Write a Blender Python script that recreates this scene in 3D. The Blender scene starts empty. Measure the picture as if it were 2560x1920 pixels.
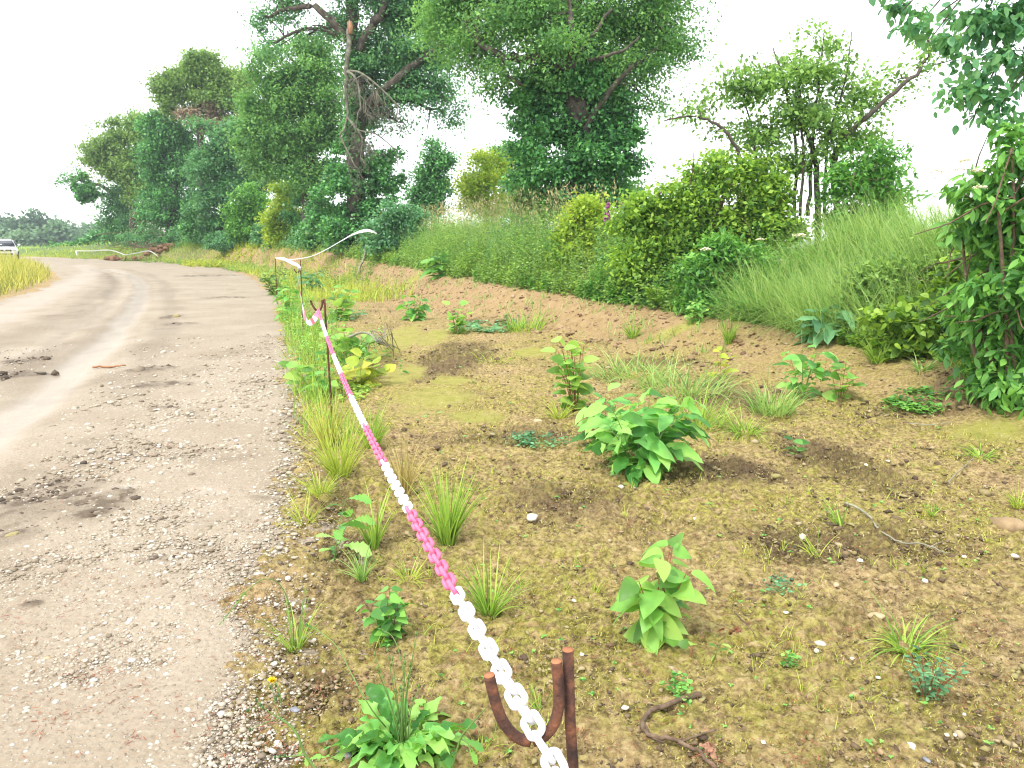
import bpy, math, random
import numpy as np

# ------------------------------------------------------------------ camera, world, sun, exposure
sc = bpy.context.scene
COL = sc.collection
F_PX, PITCH, EYE = 768.0, math.radians(10.56), 1.5
cam = bpy.data.cameras.new("camera"); cam_ob = bpy.data.objects.new("camera", cam); COL.objects.link(cam_ob)
cam.sensor_width = 36.0; cam.lens = 36.0 * F_PX / 1024.0
cam.clip_start = 0.05; cam.clip_end = 6000
cam_ob.location = (0, 0, EYE); cam_ob.rotation_euler = (math.pi / 2 - PITCH, 0, 0)
sc.camera = cam_ob

SUN_EL, SUN_AZ = math.radians(58), math.radians(215)      # azimuth: direction the light comes from, from +Y clockwise
w = bpy.data.worlds.new("World"); sc.world = w; w.use_nodes = True
nt = w.node_tree; nt.nodes.clear()
sky = nt.nodes.new("ShaderNodeTexSky"); sky.sky_type = 'NISHITA'; sky.sun_disc = False
sky.sun_elevation = SUN_EL; sky.sun_rotation = SUN_AZ
hs = nt.nodes.new("ShaderNodeHueSaturation"); hs.inputs['Saturation'].default_value = 0.35
bg = nt.nodes.new("ShaderNodeBackground"); bg.inputs['Strength'].default_value = 0.07
cl = nt.nodes.new("ShaderNodeBackground"); cl.inputs['Color'].default_value = (0.96, 0.98, 1.0, 1); cl.inputs['Strength'].default_value = 0.64
ad = nt.nodes.new("ShaderNodeAddShader"); ow = nt.nodes.new("ShaderNodeOutputWorld")
nt.links.new(sky.outputs[0], hs.inputs['Color']); nt.links.new(hs.outputs[0], bg.inputs['Color'])
nt.links.new(bg.outputs[0], ad.inputs[0]); nt.links.new(cl.outputs[0], ad.inputs[1]); nt.links.new(ad.outputs[0], ow.inputs[0])

sl = bpy.data.lights.new("sun", 'SUN'); sl.energy = 1.5; sl.angle = math.radians(14); sl.color = (1.0, 0.95, 0.86)
so = bpy.data.objects.new("sun", sl); COL.objects.link(so); so.location = (0, 0, 60)
so.rotation_euler = (math.pi / 2 - SUN_EL, 0, -SUN_AZ + math.pi)

vs = sc.view_settings; vs.view_transform = 'Standard'; vs.look = 'None'; vs.gamma = 1; vs.exposure = 1.33
sc.render.engine = 'CYCLES'
cy = sc.cycles
cy.max_bounces = 6; cy.diffuse_bounces = 3; cy.glossy_bounces = 2; cy.transmission_bounces = 4; cy.volume_bounces = 0
cy.caustics_reflective = False; cy.caustics_refractive = False; cy.sample_clamp_indirect = 4
cy.use_denoising = True
try: cy.denoiser = 'OPENIMAGEDENOISE'
except Exception: pass
cy.pixel_filter_type = 'BLACKMAN_HARRIS'; cy.filter_width = 1.15
cy.use_adaptive_sampling = True; cy.adaptive_threshold = 0.02

rng = np.random.default_rng(11)
random.seed(5)

# ------------------------------------------------------------------ small maths
def ray(px, py):
    a = (px / 2.5 - 512) / F_PX; b = (384 - py / 2.5) / F_PX
    return np.array([a, math.cos(PITCH) + b * math.sin(PITCH), -math.sin(PITCH) + b * math.cos(PITCH)])
def L(px, py, Y):
    d = ray(px, py); return np.array([0, 0, EYE]) + d * (Y / d[1])
def to_px(q):
    x, y, z = q[0], q[1], q[2] - EYE; c = y * math.cos(PITCH) - z * math.sin(PITCH); u = y * math.sin(PITCH) + z * math.cos(PITCH)
    return (512 + F_PX * x / c) * 2.5, (384 - F_PX * u / c) * 2.5
def PX(px, Y):                      # metres covered by px photo pixels at depth Y
    return px / 2.5 / F_PX * Y
def unit(v):
    return v / (np.linalg.norm(v, axis=-1, keepdims=True) + 1e-9)
def sstep(a, b, x):
    t = np.clip((x - a) / (b - a), 0, 1); return t * t * (3 - 2 * t)
_PT = np.random.default_rng(3).permutation(512); _PT = np.concatenate([_PT, _PT])
_GA = np.random.default_rng(4).uniform(0, 2 * np.pi, 512); _GX, _GY = np.cos(_GA), np.sin(_GA)
def perlin(x, y):
    xi = np.floor(x).astype(int); yi = np.floor(y).astype(int); fx = x - xi; fy = y - yi
    u = fx * fx * fx * (fx * (fx * 6 - 15) + 10); v = fy * fy * fy * (fy * (fy * 6 - 15) + 10)
    def g(ix, iy, dx, dy):
        h = _PT[(_PT[ix & 511] + iy) & 511]; return _GX[h] * dx + _GY[h] * dy
    a = g(xi, yi, fx, fy); b = g(xi + 1, yi, fx - 1, fy); c = g(xi, yi + 1, fx, fy - 1); d = g(xi + 1, yi + 1, fx - 1, fy - 1)
    return ((a + u * (b - a)) + v * ((c + u * (d - c)) - (a + u * (b - a)))) * 1.45
def fbm(x, y, s, octs=4, gain=0.5):
    r = 0; a = 1; t = 0
    for o in range(octs):
        r = r + a * perlin(x / s + 17.3 * o, y / s - 9.1 * o); t += a; a *= gain; s *= 0.5
    return r / t
def polydist(x, y, pts, vals=None):
    """signed distance (positive to the right of travel) to a polyline, and values carried along it"""
    x = np.asarray(x, float); y = np.asarray(y, float)
    best = np.full(x.shape, 1e18); sgn = np.ones(x.shape); val = np.zeros(x.shape)
    for i in range(len(pts) - 1):
        ax, ay = pts[i][:2]; bx, by = pts[i + 1][:2]; dx, dy = bx - ax, by - ay; l2 = dx * dx + dy * dy
        t = np.clip(((x - ax) * dx + (y - ay) * dy) / l2, 0, 1)
        ex = x - ax - t * dx; ey = y - ay - t * dy; d2 = ex * ex + ey * ey
        m = d2 < best - 1e-12
        cr = ex * dy - ey * dx
        sgn = np.where(m, np.where(cr >= 0, 1, -1), sgn); best = np.where(m, d2, best)
        if vals is not None: val = np.where(m, vals[i] + t * (vals[i + 1] - vals[i]), val)
    return np.sqrt(best) * sgn, val

# ------------------------------------------------------------------ the lie of the land
# foot-of-hedge line: from beside the camera away to the far left; the hedge bank lies to the right of it
CREST = [(5.6, -6, .2), (5.5, 0, .22), (5.3, 3, .25), (4.9, 5.3, .29), (4.55, 6.67, .31), (4.3, 7.28, .33), (3.78, 8.4, .36), (3.5, 10.02, .42),
         (2.73, 11.4, .45), (1.52, 13.3, .53), (.16, 15.26, .6), (-1.23, 18.37, .67), (-3.6, 24.8, .74), (-7, 32.5, .92), (-10, 38.5, 1.05),
         (-14.2, 45.5, 1.15), (-20.5, 53.5, 1.15), (-30, 63.5, .95), (-42, 74, .6), (-60, 88, .3)]
CRV = [c[2] for c in CREST]
ROAD_R = [(-.6, -6), (-.62, 0), (-.74, 1.98), (-.86, 2.56), (-.99, 3.04), (-1.22, 4.32), (-2.03, 7.21), (-3.38, 11.74), (-6.42, 21.3), (-10.5, 31.8),
          (-16.2, 43.6), (-26.3, 57.5), (-36, 66.5), (-50, 77.5), (-75, 92), (-130, 120)]
ROAD_L = [(-60, 9), (-30, 10), (-16, 14.5), (-13.2, 19.6), (-14.8, 24), (-18.7, 31.8), (-22.5, 38), (-30.3, 49), (-41, 58), (-55, 67), (-80, 80), (-135, 108)]
def hbase(x, y):
    d, ch = polydist(x, y, CREST, CRV)
    slope = ch * (.35 * sstep(-1.5, -.2, d) + .65 * sstep(-1.05, 0.05, d))
    up = (np.maximum(1.35, ch + .35) - ch) * sstep(0.15, 2.1, d)
    down = -0.75 * sstep(4.2, 8, d)
    fade = sstep(130, 70, np.hypot(x, y))
    return (slope + up + down) * fade + 0.05 * fbm(np.asarray(x, float), np.asarray(y, float), 5.0, 2)
def h1(x, y): return float(hbase(np.array([x]), np.array([y]))[0])
def GP(px, py):
    """where the sight line of a photo point meets the land"""
    d = ray(px, py); t = np.geomspace(1.0, 300, 700)
    p = np.array([0, 0, EYE]) + t[:, None] * d
    hh = hbase(p[:, 0], p[:, 1]); k = np.nonzero(p[:, 2] < hh)[0]
    k = k[0] if len(k) else len(t) - 1
    a, b = t[max(k - 1, 0)], t[k]
    for _ in range(18):
        m = (a + b) / 2; q = np.array([0, 0, EYE]) + m * d
        if q[2] < h1(q[0], q[1]): b = m
        else: a = m
    q = np.array([0, 0, EYE]) + b * d
    return np.array([q[0], q[1], h1(q[0], q[1])])

# ------------------------------------------------------------------ materials
def new_mat(name):
    m = bpy.data.materials.new(name); m.use_nodes = True; n = m.node_tree; n.nodes.clear()
    return m, n, n.nodes, n.links
def ramp(N, stops):
    r = N.new("ShaderNodeValToRGB"); e = r.color_ramp.elements
    while len(e) < len(stops): e.new(0.5)
    for i, (p, c) in enumerate(stops):
        e[i].position = p; e[i].color = (*c, 1) if len(c) == 3 else c
    return r
def noise(N, K, vec, scale, detail=4, rough=.55):
    t = N.new("ShaderNodeTexNoise"); t.inputs['Scale'].default_value = scale; t.inputs['Detail'].default_value = detail; t.inputs['Roughness'].default_value = rough
    if vec is not None: K.new(vec, t.inputs['Vector'])
    return t
def mixc(N, K, fac, a, b, mode='MIX'):
    m = N.new("ShaderNodeMix"); m.data_type = 'RGBA'; m.blend_type = mode
    for s, v in ((0, fac), (6, a), (7, b)):
        if isinstance(v, (int, float)): m.inputs[s].default_value = v
        elif isinstance(v, tuple): m.inputs[s].default_value = (*v, 1)
        else: K.new(v, m.inputs[s])
    return m.outputs[2]
def attr(N, name):
    a = N.new("ShaderNodeAttribute"); a.attribute_name = name; return a.outputs['Fac']
def math_(N, K, op, a, b):
    m = N.new("ShaderNodeMath"); m.operation = op; m.use_clamp = op in ('MULTIPLY', 'ADD', 'SUBTRACT')
    for i, v in enumerate((a, b)):
        if isinstance(v, (int, float)): m.inputs[i].default_value = v
        else: K.new(v, m.inputs[i])
    return m.outputs[0]
LEAF, HAZE = 1.78, .0006
def leaf_mat(name, dark, mid, light, trans=.35, rough=.45, var=.5, scale=.9, spec=.35):
    """leaf tissue: every leaf and every spray of leaves has a slightly different green, and the darks paint in crown shade"""
    m, n, N, K = new_mat(name)
    hue = (1.0, 1.0, 1.0) if name.startswith(('ivy', 'blue', 'dead', 'dry', 'grass seed', 'distant', 'yellow', 'moss', 'tall', 'sallow', 'oak', 'shaded', 'olive')) else (1.05, 1.0, .9) if name.startswith(('knotweed', 'dock')) else (1.2, 1.02, .82)
    dark, mid, light = (tuple(min(v * LEAF * q, .62) for v, q in zip(c, hue)) for c in (dark, mid, light)); trans = min(trans + .08, .5)
    tc = N.new("ShaderNodeTexCoord"); geo = N.new("ShaderNodeNewGeometry")
    nz = noise(N, K, tc.outputs['Object'], scale, 3)
    f = math_(N, K, 'ADD', math_(N, K, 'MULTIPLY', nz.outputs['Fac'], 1 - var * .5), math_(N, K, 'MULTIPLY', geo.outputs['Random Per Island'], var * .5))
    dark = tuple(v * .6 for v in dark); r = ramp(N, [(.33, dark), (.48, mid), (.63, light)]); K.new(f, r.inputs[0])  # darks cut further to paint shade depth into the crowns
    p = N.new("ShaderNodeBsdfPrincipled"); p.inputs['Roughness'].default_value = rough; p.inputs['Specular IOR Level'].default_value = spec
    K.new(r.outputs[0], p.inputs['Base Color'])
    t = N.new("ShaderNodeBsdfTranslucent"); tcol = mixc(N, K, .5, r.outputs[0], (light[0] * 1.15, light[1] * 1.15, light[2] * .6)); K.new(tcol, t.inputs['Color'])
    mx = N.new("ShaderNodeMixShader"); mx.inputs[0].default_value = trans; o = N.new("ShaderNodeOutputMaterial")
    K.new(p.outputs[0], mx.inputs[1]); K.new(t.outputs[0], mx.inputs[2]); K.new(mx.outputs[0], o.inputs[0])
    return m
def plain_mat(name, stops, scale=20, rough=.8, bump=.3, spec=.3, bscale=None):
    m, n, N, K = new_mat(name)
    tc = N.new("ShaderNodeTexCoord"); nz = noise(N, K, tc.outputs['Object'], scale, 6, .6)
    r = ramp(N, stops); K.new(nz.outputs['Fac'], r.inputs[0])
    p = N.new("ShaderNodeBsdfPrincipled"); p.inputs['Roughness'].default_value = rough; p.inputs['Specular IOR Level'].default_value = spec
    K.new(r.outputs[0], p.inputs['Base Color'])
    if bump:
        b = N.new("ShaderNodeBump"); b.inputs['Strength'].default_value = bump; b.inputs['Distance'].default_value = .01
        nb = noise(N, K, tc.outputs['Object'], bscale or scale * 3, 4); K.new(nb.outputs['Fac'], b.inputs['Height']); K.new(b.outputs[0], p.inputs['Normal'])
    o = N.new("ShaderNodeOutputMaterial"); K.new(p.outputs[0], o.inputs[0])
    return m

def island_mat(name, stops, rough=.85):
    m, n, N, K = new_mat(name)
    geo = N.new("ShaderNodeNewGeometry"); r = ramp(N, stops); K.new(geo.outputs['Random Per Island'], r.inputs[0])
    tc = N.new("ShaderNodeTexCoord"); nz = noise(N, K, tc.outputs['Object'], 60, 3)
    c = mixc(N, K, .5, r.outputs[0], mixc(N, K, nz.outputs['Fac'], (.35, .33, .3), (1, 1, 1)), 'MULTIPLY')
    p = N.new("ShaderNodeBsdfPrincipled"); p.inputs['Roughness'].default_value = rough; K.new(c, p.inputs['Base Color'])
    o = N.new("ShaderNodeOutputMaterial"); K.new(p.outputs[0], o.inputs[0])
    return m

M = {}
def soil_material():
    m, n, N, K = new_mat("bare soil with moss")
    tc = N.new("ShaderNodeTexCoord"); P = tc.outputs['Object']
    big = noise(N, K, P, 1.1, 5); fine = noise(N, K, P, 30, 8, .7); mid = noise(N, K, P, 7, 6, .65)
    soil = ramp(N, [(.35, (.07, .043, .019)), (.44, (.24, .162, .074)), (.53, (.40, .285, .135)), (.65, (.54, .42, .235))]); K.new(fine.outputs['Fac'], soil.inputs[0])
    c = mixc(N, K, math_(N, K, 'MULTIPLY', mid.outputs['Fac'], .5), soil.outputs[0], (.365, .26, .118))
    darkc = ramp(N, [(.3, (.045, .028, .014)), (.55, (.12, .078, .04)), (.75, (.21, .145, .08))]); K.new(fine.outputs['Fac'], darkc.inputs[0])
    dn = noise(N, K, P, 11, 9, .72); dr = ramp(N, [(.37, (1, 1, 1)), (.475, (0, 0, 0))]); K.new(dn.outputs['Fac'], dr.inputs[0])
    c = mixc(N, K, math_(N, K, 'MULTIPLY', dr.outputs[0], .75), c, (.085, .055, .026))  # dark noise patches paint crevice shade into the soil colour
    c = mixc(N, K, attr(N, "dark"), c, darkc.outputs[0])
    clay = ramp(N, [(.3, (.235, .15, .07)), (.5, (.315, .21, .105)), (.7, (.37, .265, .145))]); K.new(mid.outputs['Fac'], clay.inputs[0])
    c = mixc(N, K, attr(N, "clay"), c, clay.outputs[0])
    mossn = noise(N, K, P, 16, 8, .7)
    mr = ramp(N, [(.38, (0, 0, 0)), (.56, (1, 1, 1))]); K.new(mossn.outputs['Fac'], mr.inputs[0])
    mossc = ramp(N, [(.36, (.10, .082, .018)), (.49, (.255, .225, .045)), (.62, (.41, .375, .09))]); K.new(fine.outputs['Fac'], mossc.inputs[0])
    c = mixc(N, K, math_(N, K, 'MULTIPLY', attr(N, "moss"), mr.outputs[0]), c, mossc.outputs[0])
    alg = ramp(N, [(.3, (.215, .205, .04)), (.5, (.295, .28, .06)), (.7, (.35, .31, .11))]); K.new(mid.outputs['Fac'], alg.inputs[0])
    c = mixc(N, K, attr(N, "algae"), c, alg.outputs[0])
    grs = ramp(N, [(.3, (.05, .09, .02)), (.6, (.12, .17, .04))]); K.new(mid.outputs['Fac'], grs.inputs[0])
    c = mixc(N, K, attr(N, "green"), c, grs.outputs[0])
    vo = N.new("ShaderNodeTexVoronoi"); vo.inputs['Scale'].default_value = 34; K.new(P, vo.inputs['Vector'])
    pr = ramp(N, [(.05, (1, 1, 1)), (.14, (0, 0, 0))]); K.new(vo.outputs['Distance'], pr.inputs[0])
    sep = N.new("ShaderNodeSeparateColor"); K.new(vo.outputs['Color'], sep.inputs[0])
    gate = ramp(N, [(.70, (0, 0, 0)), (.74, (1, 1, 1))]); K.new(sep.outputs[0], gate.inputs[0])
    c = mixc(N, K, math_(N, K, 'MULTIPLY', math_(N, K, 'MULTIPLY', pr.outputs[0], gate.outputs[0]), .75), c, (.42, .36, .26))
    p = N.new("ShaderNodeBsdfPrincipled"); p.inputs['Roughness'].default_value = .85; p.inputs['Specular IOR Level'].default_value = .25
    K.new(c, p.inputs['Base Color'])
    b = N.new("ShaderNodeBump"); b.inputs['Strength'].default_value = 1.0; b.inputs['Distance'].default_value = .03
    K.new(fine.outputs['Fac'], b.inputs['Height']); K.new(b.outputs[0], p.inputs['Normal'])
    o = N.new("ShaderNodeOutputMaterial"); K.new(p.outputs[0], o.inputs[0])
    return m
def road_material():
    m, n, N, K = new_mat("pale stony track")
    tc = N.new("ShaderNodeTexCoord"); P = tc.outputs['Object']
    big = noise(N, K, P, .9, 5); fine = noise(N, K, P, 45, 8, .7)
    base = ramp(N, [(.3, (.16, .12, .078)), (.5, (.28, .222, .152)), (.7, (.37, .31, .235))]); K.new(fine.outputs['Fac'], base.inputs[0])
    tint = ramp(N, [(.35, (.225, .178, .122)), (.65, (.335, .285, .22))]); K.new(big.outputs['Fac'], tint.inputs[0])
    c = mixc(N, K, .5, base.outputs[0], tint.outputs[0])
    def pebbles(scale, lo, c0, thr):
        vo = N.new("ShaderNodeTexVoronoi"); vo.inputs['Scale'].default_value = scale; K.new(P, vo.inputs['Vector'])
        pr = ramp(N, [(.18, (1, 1, 1)), (.34, (0, 0, 0))]); K.new(vo.outputs['Distance'], pr.inputs[0])
        sep = N.new("ShaderNodeSeparateColor"); K.new(vo.outputs['Color'], sep.inputs[0])
        g = ramp(N, [(thr, (0, 0, 0)), (thr + .04, (1, 1, 1))]); K.new(sep.outputs[0], g.inputs[0])
        col = ramp(N, [(.0, (.2, .16, .11)), (.4, (.36, .32, .25)), (.75, (.46, .42, .36)), (1, (.55, .52, .47))]); K.new(sep.outputs[1], col.inputs[0])
        return math_(N, K, 'MULTIPLY', pr.outputs[0], g.outputs[0]), col.outputs[0], vo
    f1, c1, v1 = pebbles(75, 0, 0, .45); f2, c2, v2 = pebbles(38, 0, 0, .68)
    c = mixc(N, K, math_(N, K, 'MULTIPLY', math_(N, K, 'MULTIPLY', f1, .8), attr(N, "stony")), c, c1)
    c = mixc(N, K, math_(N, K, 'MULTIPLY', math_(N, K, 'MULTIPLY', f2, .85), attr(N, "stony")), c, c2)
    c = mixc(N, K, attr(N, "silt_sheen"), c, (.325, .272, .215))  # paler tone standing in for sky reflected off the wet surface
    c = mixc(N, K, attr(N, "mud"), c, (.10, .072, .045))
    p = N.new("ShaderNodeBsdfPrincipled"); K.new(c, p.inputs['Base Color'])
    rr = N.new("ShaderNodeMapRange"); K.new(attr(N, "wet"), rr.inputs['Value']); rr.inputs[3].default_value = .85; rr.inputs[4].default_value = .42; K.new(rr.outputs[0], p.inputs['Roughness'])
    p.inputs['Specular IOR Level'].default_value = .4
    hsum = math_(N, K, 'ADD', math_(N, K, 'MULTIPLY', fine.outputs['Fac'], .5), math_(N, K, 'MULTIPLY', math_(N, K, 'ADD', f1, f2), .4))
    b = N.new("ShaderNodeBump"); b.inputs['Distance'].default_value = .015
    st = N.new("ShaderNodeMapRange"); K.new(attr(N, "wet"), st.inputs['Value']); st.inputs[3].default_value = .75; st.inputs[4].default_value = .03; K.new(st.outputs[0], b.inputs['Strength'])
    K.new(hsum, b.inputs['Height']); K.new(b.outputs[0], p.inputs['Normal'])
    o = N.new("ShaderNodeOutputMaterial"); K.new(p.outputs[0], o.inputs[0])
    return m
M['soil'] = soil_material(); M['road'] = road_material()
M['oak'] = leaf_mat("oak leaf", (.035, .10, .038), (.075, .185, .06), (.16, .29, .08), .38, .5, scale=1.3)
M['oakblue'] = leaf_mat("shaded oak leaf", (.03, .095, .05), (.06, .165, .075), (.12, .25, .09), .36, .5, scale=1.3)  # slightly darker, bluer green than the plain oak
M['ivy'] = leaf_mat("ivy leaf", (.018, .075, .03), (.045, .15, .05), (.11, .27, .075), .25, .4, .7, 1.5, spec=.45)
M['olive'] = leaf_mat("olive green leaf", (.055, .115, .035), (.11, .195, .055), (.19, .28, .08), .38, .5, scale=1.3)
M['lime'] = leaf_mat("young yellow green leaf", (.085, .18, .03), (.16, .30, .045), (.25, .40, .06), .42, .5)
M['hazel'] = leaf_mat("hazel leaf", (.04, .115, .03), (.085, .205, .045), (.19, .33, .06), .42, .5, .8, 1.8)
M['elder'] = leaf_mat("elder leaf", (.03, .115, .035), (.06, .19, .05), (.12, .29, .07), .35, .42, .7)
M['sallow'] = leaf_mat("sallow leaf", (.055, .12, .04), (.105, .20, .055), (.19, .30, .075), .42, .5, .8, 2)
M['nettle'] = leaf_mat("nettle leaf", (.05, .125, .045), (.095, .20, .065), (.17, .30, .09), .35, .6, .8, 1.5)
M['bluegreen'] = leaf_mat("blue green leaf", (.045, .13, .07), (.075, .19, .09), (.13, .27, .12), .3, .5, .8)
M['bramble'] = leaf_mat("bramble leaf", (.04, .11, .025), (.08, .19, .035), (.17, .30, .05), .35, .48, .9, 2.5)
M['knot'] = leaf_mat("knotweed leaf", (.085, .215, .05), (.14, .32, .07), (.22, .43, .09), .42, .42, .9, 6)
M['yellow'] = leaf_mat("yellowing leaf", (.14, .22, .03), (.24, .32, .04), (.36, .40, .06), .42, .5, .9, 6)
M['dock'] = leaf_mat("dock leaf", (.05, .19, .04), (.105, .29, .07), (.19, .40, .09), .35, .4, .9, 6)
M['tuft'] = leaf_mat("grass blade", (.07, .16, .035), (.12, .24, .05), (.2, .33, .07), .35, .5, 1.0, 3)
M['tallgrass'] = leaf_mat("tall grass blade", (.075, .18, .045), (.15, .29, .075), (.27, .41, .12), .4, .5, 1.0, 1.2)
M['limegrass'] = leaf_mat("yellow green grass blade", (.15, .24, .035), (.23, .31, .045), (.32, .38, .07), .35, .5, 1.0, 4)
M['drygrass'] = leaf_mat("dry grass blade", (.16, .13, .05), (.25, .20, .075), (.34, .27, .11), .3, .6, 1.0, 4)
M['vergegrass'] = leaf_mat("verge grass blade", (.11, .17, .04), (.22, .26, .065), (.36, .32, .11), .35, .6, 1.0, .7)
M['seed'] = leaf_mat("grass seed head", (.17, .16, .075), (.24, .22, .11), (.33, .28, .15), .25, .7, 1.0, 2)
M['deadleaf'] = leaf_mat("dead brown leaf", (.12, .09, .06), (.19, .145, .10), (.26, .20, .14), .2, .7)
M['far'] = leaf_mat("distant leaf", (.04, .085, .055), (.07, .13, .07), (.11, .18, .085), .25, .7, .5, .08)
M['bark'] = plain_mat("grey brown bark", [(.3, (.03, .024, .018)), (.55, (.085, .07, .055)), (.75, (.16, .14, .115))], 6, .9, .8)
M['deadwood'] = plain_mat("bleached dead wood", [(.3, (.17, .155, .11)), (.6, (.27, .26, .19)), (.8, (.36, .35, .27))], 8, .8, .4)
M['rawwood'] = plain_mat("torn wood", [(.3, (.26, .12, .06)), (.7, (.42, .22, .12))], 12, .8, .4)
M['stem'] = plain_mat("green stem", [(.3, (.09, .17, .04)), (.7, (.17, .27, .07))], 15, .6, 0)
M['redstem'] = plain_mat("reddish stem", [(.3, (.19, .055, .03)), (.7, (.30, .13, .06))], 15, .55, 0)
M['twig'] = plain_mat("brown twig", [(.3, (.07, .045, .028)), (.7, (.19, .13, .085))], 30, .85, .3)
M['rust'] = plain_mat("rusty steel", [(.3, (.022, .012, .010)), (.48, (.075, .032, .020)), (.62, (.15, .058, .028)), (.8, (.27, .11, .05))], 38, .8, .5, .3, 140)
M['cut'] = plain_mat("fresh rust", [(.3, (.28, .11, .05)), (.7, (.40, .17, .08))], 60, .8, .2)
M['whiteplastic'] = plain_mat("white plastic", [(.3, (.66, .66, .68)), (.7, (.74, .74, .75))], 20, .35, 0)
M['pinkplastic'] = plain_mat("faded red plastic", [(.3, (.56, .085, .19)), (.7, (.68, .16, .27))], 20, .35, 0)
M['tape'] = plain_mat("white tape", [(.3, (.74, .74, .76)), (.7, (.82, .82, .83))], 20, .4, 0)
M['taperedd'] = plain_mat("faded red tape", [(.3, (.6, .12, .2)), (.7, (.7, .2, .28))], 20, .4, 0)
M['cream'] = plain_mat("cream flower", [(.3, (.62, .58, .36)), (.7, (.8, .77, .56))], 40, .7, 0)
M['yellowflower'] = plain_mat("yellow flower", [(.3, (.75, .5, .01)), (.7, (.85, .66, .02))], 40, .6, 0)
M['fox'] = plain_mat("foxglove flower", [(.3, (.28, .06, .2)), (.7, (.45, .13, .32))], 40, .6, 0)
M['bud'] = plain_mat("flower bud", [(.3, (.03, .08, .025)), (.7, (.07, .14, .05))], 40, .6, 0)
M['gravel'] = island_mat("gravel stone", [(0, (.2, .155, .105)), (.3, (.34, .28, .20)), (.65, (.46, .40, .31)), (.9, (.56, .51, .43)), (1, (.66, .62, .55))])
M['clod'] = island_mat("soil crumb", [(0, (.06, .038, .02)), (.3, (.15, .10, .05)), (.6, (.25, .185, .09)), (.8, (.29, .25, .09)), (1, (.42, .33, .2))])
M['mudclod'] = island_mat("mud clod", [(0, (.05, .034, .022)), (.6, (.12, .085, .055)), (1, (.26, .21, .15))])
M['clayclod'] = island_mat("clay crumb", [(0, (.11, .062, .03)), (.5, (.27, .17, .085)), (1, (.40, .29, .17))])
M['litter'] = island_mat("fallen needle", [(0, (.16, .045, .02)), (.5, (.27, .085, .04)), (1, (.36, .15, .075))])
M['soilheap'] = plain_mat("reddish earth", [(.3, (.12, .062, .032)), (.7, (.24, .14, .075))], 3, .9, .6)
M['whitestone'] = plain_mat("white flint", [(.3, (.52, .46, .36)), (.7, (.72, .68, .58))], 25, .7, .3)
M['buffstone'] = plain_mat("buff stone", [(.3, (.36, .25, .14)), (.7, (.5, .38, .24))], 25, .8, .3)
M['greystone'] = plain_mat("grey stone", [(.3, (.12, .13, .15)), (.7, (.28, .29, .32))], 25, .7, .3)
M['clay'] = plain_mat("clay lump", [(.3, (.24, .165, .085)), (.7, (.36, .26, .15))], 14, .9, .6)
M['paint'] = plain_mat("white car paint", [(.3, (.8, .8, .8)), (.7, (.82, .82, .82))], 3, .25, 0, .5)
M['glass'] = plain_mat("car glass", [(.3, (.02, .025, .03)), (.7, (.03, .035, .04))], 3, .08, 0, .6)
M['black'] = plain_mat("black plastic", [(.3, (.015, .015, .016)), (.7, (.025, .025, .026))], 20, .6, 0)
M['chrome'] = plain_mat("lamp glass", [(.3, (.6, .6, .58)), (.7, (.75, .75, .72))], 20, .15, 0, .8)
M['tyre'] = plain_mat("tyre rubber", [(.3, (.02, .02, .02)), (.7, (.04, .036, .03))], 20, .9, 0)

# ------------------------------------------------------------------ mesh building
def make_mesh(name, V, faces, mats, mat_idx=None, smooth=False, attrs=None):
    V = np.asarray(V, np.float32).reshape(-1, 3)
    if not isinstance(faces, list): faces = [faces]
    faces = [np.asarray(f, np.int32) for f in faces if len(f)]
    me = bpy.data.meshes.new(name)
    me.vertices.add(len(V)); me.vertices.foreach_set("co", V.ravel())
    nl = sum(f.size for f in faces); npoly = sum(len(f) for f in faces)
    me.loops.add(nl); me.polygons.add(npoly)
    me.loops.foreach_set("vertex_index", np.concatenate([f.ravel() for f in faces]).astype(np.int32))
    tot = np.concatenate([np.full(len(f), f.shape[1], np.int32) for f in faces])
    me.polygons.foreach_set("loop_start", np.concatenate([[0], np.cumsum(tot)[:-1]]).astype(np.int32))
    me.polygons.foreach_set("loop_total", tot)
    for m in (mats if isinstance(mats, list) else [mats]): me.materials.append(M[m])
    if mat_idx is not None: me.polygons.foreach_set("material_index", np.asarray(mat_idx, np.int32))
    if smooth: me.polygons.foreach_set("use_smooth", np.ones(npoly, bool))
    if attrs:
        for k, v in attrs.items():
            a = me.attributes.new(k, 'FLOAT', 'POINT'); a.data.foreach_set("value", np.asarray(v, np.float32))
    me.update(calc_edges=True)
    return me
def tag(o, label=None, cat=None, group=None, kind=None):
    if label: o['label'] = label
    if cat: o['category'] = cat
    if group: o['group'] = group
    if kind: o['kind'] = kind
    return o
def thing(name, label, cat, loc, group=None, rz=0):
    o = bpy.data.objects.new(name, None); COL.objects.link(o); o.location = [float(v) for v in loc]; o.rotation_euler = (0, 0, rz)
    o.empty_display_size = .1
    return tag(o, label, cat, group)
def part(name, VF, mats, parent, smooth=False, label=None, local=False, mat_idx=None):
    V, Fs = VF; V = np.asarray(V, float).reshape(-1, 3)
    base = parent
    if not local:
        off = np.zeros(3); q = parent
        while q is not None: off = off + np.array(q.location); q = q.parent
        V = V - off
    o = bpy.data.objects.new(name, make_mesh(name, V, Fs, mats, mat_idx, smooth)); COL.objects.link(o); o.parent = parent
    if label: o['label'] = label
    return o
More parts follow.
